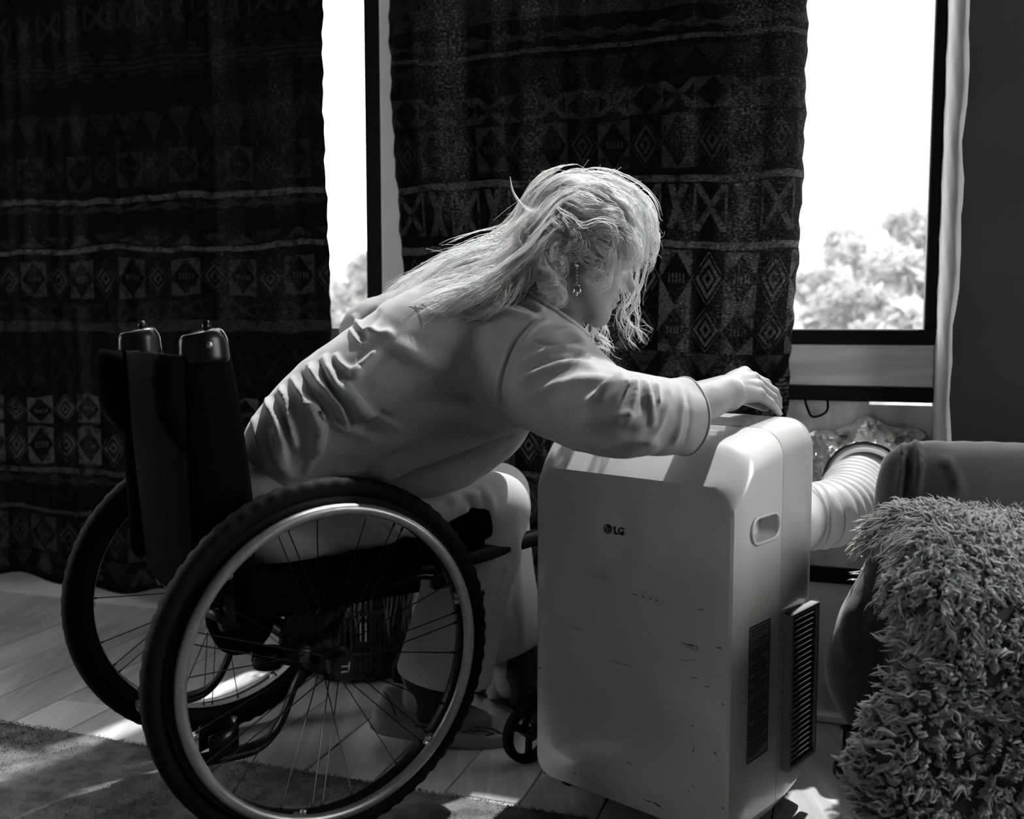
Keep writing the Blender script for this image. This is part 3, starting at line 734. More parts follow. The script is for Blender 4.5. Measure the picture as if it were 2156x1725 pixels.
# brand mark on the front
def on_front(t, z, off=0.0):
    k = max(abs((t - W_ / 2) / (W_ / 2 - .018)), abs((z - H_ / 2) / (H_ / 2 - .06)))
    return acp(t, -.004 * (1 - ((t - W_ / 2) / (W_ / 2)) ** 2) - .004 * (1 - min(k, 1)) - off, z)
def text_mesh(body, origin, right, up, size, mat, name, parent, bold=0.0, depth=.0004, align='LEFT'):
    cu = bpy.data.curves.new(name, 'FONT'); cu.body = body; cu.size = size; cu.offset = bold; cu.extrude = depth; cu.align_x = align
    t = bpy.data.objects.new(name, cu); COL.objects.link(t); dg = bpy.context.evaluated_depsgraph_get(); me = bpy.data.meshes.new_from_object(t.evaluated_get(dg)); bpy.data.objects.remove(t)
    r, u = unit(right), unit(up); w = np.cross(r, u); me.transform(Matrix(((r[0], u[0], w[0], origin[0]), (r[1], u[1], w[1], origin[1]), (r[2], u[2], w[2], origin[2]), (0, 0, 0, 1))))
    me.materials.clear(); me.materials.append(mat); o = bpy.data.objects.new(name, me); COL.objects.link(o); adopt(o, parent); return o
LT, LZ = .253, .533
lax = np.array([-ACW, v3(0, 0, 1), -ACD])
lc = on_front(LT, LZ, .0006)
logo = MB().lathe(lc, -ACD, [(.0001, 0), (.0088, 0), (.0088, .0006), (.0001, .0006)], 32)
logo = logo.build('logo', M['ink'], ac, False)
def lp(x, y): return lc - ACW * x + v3(0, 0, y) - ACD * .0008
a = np.linspace(-.15, 1.62, 22) * PI
a = np.linspace(PI * .52, PI * 2.02, 24)
em = MB().tube([lp(.0062 * math.cos(q), .0062 * math.sin(q)) for q in a], .0005, 4)
em.tube([lp(.0062, 0), lp(.0024, 0)], .0005, 4); em.tube([lp(-.0008, .0036), lp(-.0008, -.0034), lp(.0020, -.0034)], .0005, 4)
em.lathe(lp(-.0036, .0028), -ACD, [(.0001, 0), (.0010, 0), (.0010, .0003), (.0001, .0003)], 12)
em.build('emblem', M['white_plastic'], logo, False)
text_mesh('LG', on_front(LT - .0125, LZ - .0066, .0004), -ACW, v3(0, 0, 1), .0185, M['ink'], 'lettering', ac, bold=.0006)
# scuffs on the front
def front_at(px, py):
    r = ray(px, py); w = unit(ACD); t = ((ACA - .0065 * ACD) @ w) / (r @ w); p = v3(0, 0, CAM_H) + r * t
    return on_front((p - ACA) @ ACW / (ACW @ ACW), p[2], .0004)
sc_ = MB()
for pts, wd in [([(1332, 1250), (1345, 1254)], 2.2), ([(1352, 1255), (1358, 1257)], 3), ([(1366, 1259), (1374, 1262)], 2), ([(1380, 1263), (1386, 1266)], 3), ([(1395, 1266), (1397, 1268)], 2.4), ([(1431, 1353), (1450, 1361), (1470, 1366)], 2.2), ([(1445, 1358), (1462, 1359)], 2.6), ([(1464, 1360), (1468, 1369)], 5), ([(1440, 1362), (1468, 1370)], 1.6),
                ([(1276, 1390), (1305, 1397), (1340, 1406)], 1.1), ([(1422, 1388), (1455, 1394)], 1.0), ([(1453, 1390), (1464, 1392)], 1.4), ([(1451, 1427), (1469, 1430)], 1.7), ([(1479, 1446), (1493, 1449)], 2), ([(1188, 1314), (1229, 1327)], .9), ([(1204, 1323), (1228, 1329)], .9), ([(1240, 1203), (1258, 1214), (1284, 1224)], .9), ([(1262, 1205), (1280, 1222)], 1.2),
                ([(1457, 1568), (1461, 1578), (1454, 1586)], 3.5), ([(1500, 1586), (1506, 1594)], 5), ([(1510, 1578), (1512, 1590)], 3), ([(1456, 1655), (1459, 1662)], 4.5), ([(1447, 1666), (1450, 1670)], 3), ([(1372, 1690), (1385, 1697), (1392, 1706)], 4), ([(1352, 1684), (1372, 1692)], 2.2), ([(1516, 1702), (1521, 1706)], 4), ([(1138, 1626), (1146, 1634)], 4), ([(1206, 1629), (1213, 1632)], 3), ([(1219, 1630), (1222, 1634)], 3), ([(1154, 1442), (1158, 1446)], 2.4), ([(1132, 1441), (1134, 1445)], 2.4), ([(1130, 1408), (1136, 1412)], 4), ([(1454, 1528), (1458, 1530)], 2.2), ([(1516, 1484), (1521, 1488)], 4), ([(1465, 1284), (1482, 1286)], 2), ([(1505, 1366), (1518, 1367)], 3)]:
    P = np.array([front_at(*p) for p in pts]); wv_ = wd / F_PX * 1.7; L_ = np.linspace(0, len(P) - 1, 7); P = np.stack([np.interp(L_, np.arange(len(P)), P[:, k]) for k in range(3)], 1); P[:, 2] += rng.normal(size=7) * wv_ * .25
    hw = wv_ * .5 * np.array([.15, .7, 1, .8, 1, .6, .1]); sc_.grid(np.stack([P + v3(0, 0, 1) * hw[:, None], P - v3(0, 0, 1) * hw[:, None]], 1))
o = sc_.build('scuff_marks', M['scuff'], front, False); o['kind'] = 'stuff'
# warning label on the side
l0, l1, lz0, lz1 = .045, .118, .158, .392
lab = MB().box(acp(-.0006, (l0 + l1) / 2, (lz0 + lz1) / 2), (l1 - l0, lz1 - lz0, .0008), gax).build('warning_label', M['paper'], ac, False)
bd = MB()
for c, s in (((l0, (lz0 + lz1) / 2), (.002, lz1 - lz0)), ((l1, (lz0 + lz1) / 2), (.002, lz1 - lz0)), (((l0 + l1) / 2, lz0), (l1 - l0, .002)), (((l0 + l1) / 2, lz1), (l1 - l0, .002))): bd.box(acp(-.0011, *c), (*s, .0006), gax)
z = lz1 - .006; rows = []; plan = [3, 0, 2, 0, 4, -1, 1, 2, -1, 2, -1, 2, 0, -2, 3, 0, 3, -2, 5, 0, 4, 1, -2, 4, 0, 3, -3]
heads = ['CAUTION', 'ATTENTION', 'PRECAUCION', 'CAUTION', 'ATTENTION', 'PRECAUCION']; hi = 0
while z > lz0 + .007 and plan:
    p = plan.pop(0)
    if p == 0: bd.box(acp(-.0011, (l0 + l1) / 2, z), (l1 - l0, .0007, .0006), gax); z -= .005
    elif p < 0 and hi < 6:
        text_mesh(heads[hi], acp(-.0012, l0 + .030, z - .003), ACD, v3(0, 0, 1), .0062, M['ink'], 'lettering', lab, depth=.0002); hi += 1
        q = [acp(-.0013, l0 + .020, z - .003), acp(-.0013, l0 + .027, z - .003), acp(-.0013, l0 + .0235, z + .003)]; bd.add(q, [(0, 1, 2), (2, 1, 0)]); z -= .0065
    else:
        for _ in range(max(p, 1)):
            if z < lz0 + .007: break
            x = l0 + .005; xe = l1 - .005 - (rng.uniform(0, .03) if _ == p - 1 else 0)
            while x < xe:
                w = min(rng.uniform(.004, .011), xe - x); bd.box(acp(-.0011, x + w / 2, z), (w, .0026, .0005), gax); x += w + .0016
            z -= .0052
bd.build('fine_print', M['ink'], lab, False)['kind'] = 'stuff'
for t, d in ((.05, .05), (.38, .05), (.05, .26), (.38, .26)):
    mb = MB().lathe(acp(t, d, .016), ACW, [(.002, -.009), (.013, -.009), (.016, -.006), (.016, .006), (.013, .009), (.002, .009)], 20); mb.box(acp(t, d, .026), (.03, .03, .012), np.array([ACW, ACD, v3(0, 0, 1)]), .003)
    mb.build('caster', M['black_gloss'], ac)
# exhaust hose: ribbed, from the back of the unit to the panel under the window
hp = spline([acp(.18, .300, .515), acp(.13, .40, .500), v3(.600, 2.085, .486), v3(.680, 2.115, .487), v3(.737, 2.168, .497), v3(.775, 2.238, .513), wall(2.605, .524, .115), wall(2.612, .525, .085)], 150)
L = np.concatenate([[0], np.cumsum(np.linalg.norm(np.diff(hp, axis=0), axis=1))]); nrib = 26
fine = np.linspace(0, L[-1], nrib * 8); hp = np.stack([np.interp(fine, L, hp[:, k]) for k in range(3)], 1); rad = .0650 + .0085 * np.abs(np.cos(np.linspace(0, nrib * PI, len(fine)))) ** .7
hose = MB().tube(hp, rad, 40, cap=False).build('exhaust_hose', M['hose'])
T_ = np.gradient(hp, axis=0); T_ /= np.linalg.norm(T_, axis=1)[:, None]; B_ = np.cross(T_, v3(0, 0, 1)); B_ /= np.linalg.norm(B_, axis=1)[:, None]; N_ = np.cross(B_, T_)
for k in range(nrib):
    i = min(int(round((k + .5) / nrib * (len(fine) - 1))), len(fine) - 1); a = np.linspace(0, 2 * PI, 41)[:-1, None]
    MB().tube(hp[i] + .0668 * (np.cos(a) * N_[i] + np.sin(a) * B_[i]), .0013, 5, closed=True).build('wire_ring', M['wire'], hose)
tag(hose, 'white ribbed exhaust hose running from the air conditioner to the window panel', 'hose')
MB().lathe(hp[0], -unit(hp[3] - hp[0]), [(.075, -.03), (.083, -.03), (.085, .0), (.068, .004)], 40).build('coupling', M['white_plastic'], hose)
fl = empty('hose_flange', wall(2.615, .525, .003), 'round white wall collar joining the exhaust hose to the window panel', 'collar')
c0 = wall(2.615, .525, 0)
MB().lathe(c0, WN, [(.074, .0), (.128, .0), (.130, .004), (.124, .009), (.092, .013), (.092, .013), (.086, .135), (.0785, .137), (.0785, .02), (.074, .018)], 48).build('collar', M['white_plastic'], fl, True, 40)
for a in (.9, 2.4, 4.0, 5.4):
    MB().lathe(c0 + .108 * (math.cos(a) * WU + math.sin(a) * v3(0, 0, 1)), WN, [(.001, .012), (.006, .012), (.006, .0155), (.001, .0165)], 12).build('screw', M['alu'], fl)
# crumpled plastic tucked around the collar
n, m = 70, 26; G = np.zeros((n, m, 3)); r = np.random.default_rng(4); ph = r.uniform(0, 6, 12)
for i, a in enumerate(np.linspace(-.35, PI + .35, n)):
    for j in range(m):
        t = j / (m - 1); rr = .094 + t * (.050 + .014 * math.sin(a * 3 + ph[0]) + .014 * math.sin(a * 7 + ph[1])); cr = .020 * math.sin(a * 11 + t * 4 + ph[2]) + .011 * math.sin(a * 23 - t * 9 + ph[3]) + .006 * math.sin(a * 41 + t * 13)
        dd = .012 + .075 * (1 - t) ** 1.2 + cr * (.4 + .9 * t * (1 - t) * 3); dd = max(dd, .006)
        G[i, j] = c0 + WU * rr * math.cos(a) + v3(0, 0, 1) * rr * math.sin(a) * 1.02 + WN * dd
o = MB().grid(G).build('plastic_sheet', M['foil'], None, True, 25); tag(o, 'crumpled clear plastic tucked around the hose collar under the window', 'plastic sheet')
sol = o.modifiers.new('thickness', 'SOLIDIFY'); sol.thickness = .0008
# small black cord loop hanging under the rail
a = np.linspace(0, PI, 20)
lo = np.array([wall(2.50 - .026 * math.cos(q) + .004 * math.sin(3 * q), .711 - .042 * math.sin(q) ** .8, .016 + .003 * math.sin(5 * q)) for q in a])
tag(MB().tube(lo, .0028, 8).build('cord_loop', M['black']), 'small black cord loop hanging from the rail beside the curtain edge', 'cord')
# ------------------------------------------------------------------ wheelchair
wc = empty('wheelchair', chair(0, 0, .0), 'black manual wheelchair on the shaggy rug, tilted away from the lens', 'wheelchair')
wc['label'] = 'black manual wheelchair with large spoked wheels that the person sits in'
WR, WZ, WL = .318, .323, .282
def wheel(side):
    n = RT * side; c = chair(0, WL * side, WZ); e1, e2 = HD, v3(0, 0, 1)
    def circ(r, off, a): return c + r * (np.cos(a)[..., None] * e1 + np.sin(a)[..., None] * e2) + off * n
    rim = MB().lathe(c, n, [(.262, -.012), (.284, -.014), (.288, -.010), (.280, -.006), (.280, .006), (.288, .010), (.284, .014), (.262, .012), (.2585, .006), (.2585, -.006)], 96, closed=True)
    rim = rim.build('wheel', M['black_metal'], wc, True, 35)
    if side < 0: MB().lathe(c, n, [(.2572, -.011), (.2585, -.0115), (.2585, .0115), (.2572, .011)], 96, closed=True).build('rim_bed', M['rimmat'], rim, True, 35)  # far wheel only: sun on the inner rim put into a pale colour
    # tyre with tread blocks
    na, npf = 420, 18; A = np.arange(na) * 2 * PI / na; G = np.zeros((na, npf + 1, 3)); q = np.linspace(-PI * .80, PI * .80, npf + 1)
    for i, a in enumerate(A):
        blk = (i // 3) % 2
        for j, b in enumerate(q):
            kn = .0022 if (blk ^ (b > 0)) and .45 < abs(b) < 1.25 else 0
            rr = .2985 + (.0178 + kn) * math.cos(b); G[i, j] = circ(np.array(rr), (.0195 + kn * .6) * math.sin(b), np.array(a))
    MB().grid(G, closed_u=True).build('tyre', M['rubber'], rim, True, 40)
    A = np.linspace(0, 2 * PI, 97)[:-1]
    pr = MB().tube(circ(.2645, .030, A), .0098, 14, closed=True).build('push_rim', M['alu'], rim)
    for k in range(6):
        a = np.array(k * PI / 3 + (.27 if side > 0 else .0)); p0, p1 = circ(.262, .008, a), circ(.262, .030, a)
        tb = MB().box((p0 + p1) / 2, (.024, .010, .026), np.array([-np.sin(a) * e1 + np.cos(a) * e2, np.cos(a) * e1 + np.sin(a) * e2, n]), .003)
        p2 = circ(.249, .022, a); tb.cyl(circ(.258, .022, a), p2, .0055, n=10); tb.build('rim_tab', M['alu'], rim)
    hub = MB().lathe(c, n, [(.004, -.040), (.020, -.040), (.030, -.033), (.030, -.029), (.017, -.024), (.017, .016), (.029, .021), (.030, .026), (.024, .032), (.0245, .05), (.021, .056), (.004, .058)], 40).build('hub', M['black_gloss'], rim, True, 30)
    if side > 0:
        R_ = unit(-.12 * e1 - .99 * e2); U_ = np.cross(n, R_)
        text_mesh('Ti', c + n * .0585 + R_ * -.011 - U_ * .007, R_, U_, .022, M['alu'], 'lettering', hub, bold=.0004)
    ns, me = 28, None
    for k in range(ns):
        ah = k * 2 * PI / ns; ar = ah + (.30 if k % 2 else -.30) * (1 if (k // 2) % 2 else .5); off = .022 if (k // 2) % 2 else -.030
        p0 = circ(.027, off, np.array(ah)); p1 = circ(.260, .0, np.array(ar)); d = p1 - p0; Ln = np.linalg.norm(d)
        if me is None:
            mb = MB().tube([(0, 0, 0), (0, 0, .955), (0, 0, .955), (0, 0, 1)], [.0011, .0011, .0022, .0022], 6); o = mb.build('spoke', M['spoke'], None); me = o.data
        else: o = bpy.data.objects.new('spoke', me); COL.objects.link(o)
        o.parent = rim; o.matrix_local = Matrix.Translation(p0) @ Vector(d).to_track_quat('Z', 'Y').to_matrix().to_4x4() @ Matrix.Diagonal((1, 1, Ln, 1))
    return rim
wheel(1); wheel(-1)
# axle tube, clamps and brackets
MB().cyl(chair(0, -.245, WZ), chair(0, .245, WZ), .0165, n=20).build('axle_tube', M['black_metal'], wc)
for l in (.245, .155, -.155, -.245):
    MB().lathe(chair(0, l - .024, WZ), RT, [(.017, 0), (.031, .002), (.034, .008), (.034, .040), (.031, .046), (.017, .048)], 24).build('axle_clamp', M['black_metal'], wc, True, 30)
for sd in (1, -1):
    P = spline([chair(-.155, .182 * sd, .392), chair(.02, .182 * sd, .404), chair(.30, .182 * sd, .428), chair(.40, .182 * sd, .438), chair(.50, .180 * sd, .450), chair(.575, .176 * sd, .448), chair(.610, .170 * sd, .425), chair(.628, .160 * sd, .36), chair(.640, .14 * sd, .20), chair(.645, .13 * sd, .085)], 44)
    MB().tube(P, .0175, 16).build('frame_tube', M['black_metal'], wc)
    mb = MB().tube(spline([chair(-.01, .165 * sd, .335), chair(-.005, .172 * sd, .37), chair(.0, .180 * sd, .405)], 8), [.036, .034, .033, .032, .031, .03, .028, .026], 14, flat=.4, up=HD)
    mb.tube(spline([chair(.10, .176 * sd, .40), chair(.04, .170 * sd, .36), chair(.0, .165 * sd, .33)], 8), .015, 10)
    mb.build('axle_bracket', M['black_metal'], wc)
    # back post with bolster, bumper cap and pouch
    P = spline([chair(-.135, .19 * sd, .38), chair(-.145, .19 * sd, .50), chair(-.160, .19 * sd, .70), chair(-.170, .19 * sd, .845)], 20)
    post = MB().tube(P, .0135, 12).build('back_post', M['black_metal'], wc)
    Pb = spline([chair(-.150, .19 * sd, .44), chair(-.151, .19 * sd, .58), chair(-.160, .19 * sd, .72), chair(-.170, .19 * sd, .838)], 24)
    MB().tube(Pb, np.interp(np.linspace(0, 1, 24), [0, .05, .4, .9, 1], [.046, .055, .056, .046, .043]), 18, flat=.42, up=HD).build('bolster', M['black'], wc)
    cp = MB().tube(spline([chair(-.171, .19 * sd, .832), chair(-.172, .19 * sd, .850), chair(-.173, .19 * sd, .870), chair(-.174, .19 * sd, .882), chair(-.175, .19 * sd, .887)], 14), np.interp(np.linspace(0, 1, 14), [0, .1, .5, .8, .93, 1], [.040, .042, .040, .032, .022, .010]), 22, flat=.62, up=HD)
    cp.cyl(chair(-.168, .19 * sd, .884), chair(-.168, .19 * sd, .902), .008, .006, n=10)
    cp = cp.build('bumper_cap', M['black_gloss'], wc)
    MB().lathe(chair(-.172, (.19 + .026 * sd * 0) * sd + .025 * sd, .862), RT * sd, [(.001, 0), (.006, 0), (.005, .004), (.001, .005)], 10).build('screw', M['alu'], cp)
    MB().tube(spline([chair(-.225, .185 * sd, .845), chair(-.232, .185 * sd, .80), chair(-.225, .185 * sd, .74), chair(-.205, .185 * sd, .69)], 14), np.interp(np.linspace(0, 1, 14), [0, .1, .6, 1], [.022, .028, .026, .008]), 14, flat=1.0, up=HD).build('pouch', M['black'], wc)
# sling back rest, slightly hollow
G = np.zeros((24, 24, 3))
for i, z in enumerate(np.linspace(.42, .845, 24)):
    for j, l in enumerate(np.linspace(-.19, .19, 24)):
        f = np.interp(z, [.42, .5, .7, .85], [-.150, -.155, -.168, -.176]); G[i, j] = chair(f - .030 * (1 - (l / .19) ** 2) * (.6 + .4 * math.sin((z - .42) * 6)) - .012, l, z + .004 * math.cos(l * 30) * (z - .42))
o = MB().grid(G).build('backrest', M['black'], wc); sol = o.modifiers.new('thickness', 'SOLIDIFY'); sol.thickness = .024; sol.offset = 0
# seat pan and cushion
SX = np.array([HD, RT, v3(0, 0, 1)])
MB().box(chair(.115, 0, .424), (.50, .352, .014), SX, .005).build('seat', M['black'], wc)
G = np.zeros((30, 20, 3))
def cushion_top(f, l): return np.interp(f, [-.14, -.05, .10, .25, .36, .385], [.470, .462, .462, .486, .508, .500]) + .010 * (abs(l) / .18) ** 2 - (.02 if abs(l) > .176 else 0)
mb = MB(); N1, N2 = 30, 16; fs_, ls_ = np.linspace(-.14, .385, N1), np.linspace(-.186, .186, N2)
top = np.array([[chair(f, l, cushion_top(f, l)) for l in ls_] for f in fs_]); bot = np.array([[chair(f, l, .432) for l in ls_] for f in fs_])
mb.grid(top); mb.grid(bot); mb.grid(np.stack([top[0], bot[0]], 1)); mb.grid(np.stack([top[-1], bot[-1]], 1)); mb.grid(np.stack([top[:, 0], bot[:, 0]], 1)); mb.grid(np.stack([top[:, -1], bot[:, -1]], 1))
MB.build(mb, 'cushion', M['black'], wc, True, 50)
for sd in (1, -1):                                   # side guards, dark corner flaps beside the thighs
    G = np.zeros((14, 10, 3))
    for i, f in enumerate(np.linspace(-.13, .22, 14)):
        for j, t in enumerate(np.linspace(0, 1, 10)): G[i, j] = chair(f, (.205 + .012 * t) * sd, .39 + t * (.058 + .035 * abs(f - .05) / .17))
    o = MB().grid(G).build('side_guard', M['black'], wc); sol = o.modifiers.new('thickness', 'SOLIDIFY'); sol.thickness = .004
    mb = MB().tube(spline([chair(.26, .185 * sd, .435), chair(.30, .192 * sd, .475), chair(.345, .195 * sd, .497), chair(.385, .195 * sd, .505)], 12), [.030, .034, .036, .037, .038, .038, .038, .038, .038, .037, .036, .034], 16, flat=.5, up=v3(0, 0, 1))
    mb.build('thigh_pad', M['black'], wc, True, 40)
    # brake
    mb = MB().box(chair(.27, .21 * sd, .405), (.05, .024, .03), SX, .004); mb.tube(spline([chair(.27, .215 * sd, .40), chair(.31, .23 * sd, .385), chair(.33, .262 * sd, .38)], 8), .007, 8); mb.tube(spline([chair(.26, .21 * sd, .41), chair(.22, .215 * sd, .42), chair(.16, .215 * sd, .415)], 8), .006, 8)
    mb.build('brake', M['black_metal'], wc)
    # front caster
    cc = chair(.462, .232 * sd, .0615)
    mb = MB().tube(spline([chair(.545, .182 * sd, .44), chair(.530, .20 * sd, .33), chair(.510, .222 * sd, .22), chair(.505, .232 * sd, .165)], 12), [.016] * 9 + [.02, .022, .022], 12)
    mb.build('caster_arm', M['black_metal'], wc)
    cas = MB().lathe(cc, RT * sd, [(.046, -.010), (.055, -.014), (.0612, -.008), (.0618, 0), (.0612, .008), (.055, .014), (.046, .010)], 40, closed=True).build('caster', M['rubber'], wc)
    mb = MB().lathe(cc, RT * sd, [(.004, -.016), (.012, -.016), (.012, .016), (.004, .016)], 16)
    for k in range(3):
        a = k * 2 * PI / 3 + .5; d = math.cos(a) * HD + math.sin(a) * v3(0, 0, 1); w = np.cross(RT, d); mb.box(cc + d * .029, (.040, .016, .010), np.array([d, w, RT]), .003)
    mb.build('caster_spider', M['black_gloss'], cas)
    mb = MB()
    for s2 in (1, -1): mb.tube([cc + RT * .019 * s2, chair(.497, .232 * sd, .14) + RT * .019 * s2], [.009, .011], 10, flat=.5, up=HD)
    mb.box(chair(.500, .232 * sd, .146), (.034, .046, .012), SX, .003); mb.build('caster_fork', M['black_metal'], cas)
    # anti-tip bar with strap loop
    q = lambda x, y: on_chair(x, y, .155)
    if sd > 0: P = spline([q(655, 1380), q(622, 1440), q(600, 1500), q(575, 1545), q(535, 1575), q(470, 1592), q(395, 1606)], 26)
    else:
        P0 = spline([q(655, 1380), q(622, 1440), q(600, 1500), q(575, 1545), q(535, 1575), q(470, 1592), q(395, 1606)], 26); P = P0 - RT * .31
    tip = MB().tube(P, np.interp(np.linspace(0, 1, 26), [0, .5, .7, 1], [.011, .012, .019, .019]), 12, flat=.55, up=RT).build('anti_tip_bar', M['black_metal'], wc)
    cen = P[-4] + v3(0, 0, .030); a = np.linspace(-PI * .62, PI * .62, 24); G = np.zeros((24, 2, 3))
    for i, b in enumerate(a):
        for j, z in enumerate((-.022, .024)): G[i, j] = cen + (HD * (.045 * math.cos(b)) + RT * .030 * math.sin(b)) + HD * .0 + v3(0, 0, z + .010 * math.cos(b))
    o = MB().grid(G).build('strap_loop', M['black_gloss'], tip); sol = o.modifiers.new('thickness', 'SOLIDIFY'); sol.thickness = .004
MB().tube(spline([chair(-.15, -.19, .40), chair(-.16, 0, .395), chair(-.15, .19, .40)], 10), .012, 10).build('cross_bar', M['black_metal'], wc)
fp = MB().box(chair(.615, 0, .012), (.10, .27, .012), SX, .004).build('footplate', M['black_metal'], wc)
# fabric bag slung under the seat behind the wheel
P = spline([chair(-.10, .10, .41), chair(-.09, .11, .36), chair(-.07, .11, .31)], 10)
MB().tube(P, [.03, .05, .06, .062, .06, .058, .055, .05, .04, .02], 16, flat=.7, up=HD).build('under_seat_bag', M['black'], wc)
for f in (-.055, -.005): MB().lathe(chair(f, .14, .295), v3(0, 0, -1), [(.004, -.02), (.026, -.018), (.030, .0), (.026, .014), (.004, .018)], 18).build('clamp_knob', M['black_gloss'], wc)
# ------------------------------------------------------------------ person
person = empty('person', chair(-.02, 0, 0), 'person with long wavy pale hair leaning from a wheelchair, in loose grey shirt', 'person')
Q = at_y
HP = math.radians(21)                                # head frame: forward, towards the lens, up
HO = Q(1215, 521, 1.87); HF = unit((math.cos(HP), .06, -math.sin(HP))); HU0 = v3(math.sin(HP), 0, math.cos(HP)); HS = unit(np.cross(HF, HU0)); HU = np.cross(HS, HF)
def head(f, s, u): return HO + .965 * (f * HF + s * HS + u * HU)
HA = np.array([HF, HS, HU])
xs = axis_mix((-.66, .06, .011), (.06, .27, .0022), (.27, .38, .0034), (.38, .52, .0020), (.52, .56, .004))
ys = axis_mix((1.45, 1.68, .008), (1.68, 1.98, .0022), (1.98, 2.45, .011))
zs = axis_mix((-.02, .70, .011), (.70, 1.06, .0022), (1.06, 1.20, .0035))
B = Field(xs, ys, zs)
NB = Q(1125, 672, 1.92)
for l in (.06, -.06):                                # trunk
    B.chain([Q(610, 985, 1.88 - l), Q(700, 890, 1.90 - l), Q(810, 830, 1.92 - l), Q(920, 770, 1.94 - l), Q(1020, 730, 1.94 - l)], [.085, .08, .085, .09, .085], k=.05)
RS, LS = Q(1120, 745, 1.81), Q(965, 650, 2.11)
B.cap(NB, RS, .055, .05, k=.05); B.cap(NB, LS, .055, .05, k=.05); B.cap(Q(1050, 740, 1.93), NB, .07, .052, k=.05)
B.chain([NB, head(-.035, 0, -.085), head(-.02, 0, -.03)], [.060, .056, .054], k=.03)
B.chain([NB + v3(.045, 0, -.02), head(.012, 0, -.10), head(.045, 0, -.085)], [.045, .040, .032], k=.03)
B.chain([RS, Q(1200, 815, 1.72), Q(1295, 872, 1.605)], [.05, .048, .042], k=.03)
B.chain([Q(1295, 872, 1.605), Q(1400, 868, 1.65), Q(1470, 850, 1.70), Q(1508, 834, 1.745), Q(1535, 826, 1.765)], [.042, .041, .036, .0305, .028], k=.02)
B.chain([LS, Q(850, 680, 2.16), Q(770, 700, 2.19)], [.045, .042, .036], k=.03); B.chain([Q(770, 700, 2.19), Q(800, 790, 2.16), Q(850, 880, 2.10)], [.036, .032, .026], k=.02)
B.cap(Q(850, 880, 2.10), Q(900, 930, 2.08), .03, .026, k=.02)
for sd in (1, -1): B.cap(chair(-.02, .085 * sd, .545), chair(.02, .085 * sd, .545), .075, .075, k=.05)
RK, LK = Q(1045, 1068, 2.04), Q(1050, 1040, 2.28)
RAN, LAN = Q(880, 1470, 2.06), Q(1075, 1440, 2.26)
B.chain([chair(-.02, .085, .545), RK], [.078, .052], k=.04, n=6); B.chain([RK, (RK + RAN) / 2 + v3(-.012, 0, 0), RAN], [.05, .048, .033], k=.03)
B.chain([chair(-.02, -.085, .545), LK], [.078, .052], k=.04, n=6); B.chain([LK, (LK + LAN) / 2, LAN], [.05, .048, .033], k=.03)
B.cap(RAN, RAN + v3(.14, .0, -.05), .03, .022, k=.02); B.cap(LAN, LAN + v3(.14, 0, -.055), .03, .022, k=.02)
# head
B.ell(head(-.012, 0, .046), (.101, .077, .089), HA, k=.02)
B.ell(head(.082, 0, -.022), (.030, .030, .036), HA, k=.015); B.ell(head(.066, 0, -.062), (.040, .040, .036), HA, k=.02); B.cap(head(.086, 0, -.074), head(.084, 0, -.105), .017, .018, k=.015)
B.ell(head(.042, 0, -.010), (.056, .062, .085), HA, k=.02)
for s in (1, -1):
    B.cap(head(.018, .052 * s, -.045), head(.078, .018 * s, -.098), .018, .016, k=.022)
    B.ell(head(.066, .040 * s, -.026), (.024, .022, .020), HA, k=.018)
    B.cap(head(.082, .040 * s, .024), head(.098, .008 * s, .020), .009, k=.012)
    B.ell(head(.092, .032 * s, .001), (.012, .016, .010), HA, k=.008, mode='sub')
    B.ell(head(.083, .031 * s, .001), (.0125, .0125, .0125), HA, k=.002)
    B.cap(head(.110, .012 * s, -.044), head(.104, .014 * s, -.043), .0075, k=.006)
    EA = np.array([unit(HF * .93 - HS * .3 * s), unit(HS * s * .93 + HF * .3), HU])
    B.ell(head(-.004, .076 * s, -.004), (.018, .009, .031), EA, k=.006); B.ell(head(-.001, .0835 * s, .002), (.010, .006, .018), EA, k=.004, mode='sub'); B.cap(head(.001, .0745 * s, -.030), head(.002, .0745 * s, -.034), .0075, k=.005)
B.cap(head(.088, 0, -.108), head(.086, 0, -.110), .0175, k=.018)
B.cap(head(.096, 0, .012), head(.121, 0, -.030), .0085, .0095, k=.012); B.ell(head(.123, 0, -.034), (.0115, .0105, .010), HA, k=.008)
B.cap(head(.104, .015, -.066), head(.107, 0, -.0655), .0055, k=.006); B.cap(head(.104, -.015, -.066), head(.107, 0, -.0655), .0055, k=.006)
B.cap(head(.101, .013, -.0775), head(.1045, 0, -.0785), .0065, k=.006); B.cap(head(.101, -.013, -.0775), head(.1045, 0, -.0785), .0065, k=.006)
B.cap(head(.107, .022, -.0718), head(.1125, 0, -.0718), .0018, k=.003, mode='sub'); B.cap(head(.107, -.022, -.0718), head(.1125, 0, -.0718), .0018, k=.003, mode='sub')
B.cap(head(.112, .007, -.046), head(.113, .007, -.050), .0035, k=.003, mode='sub')
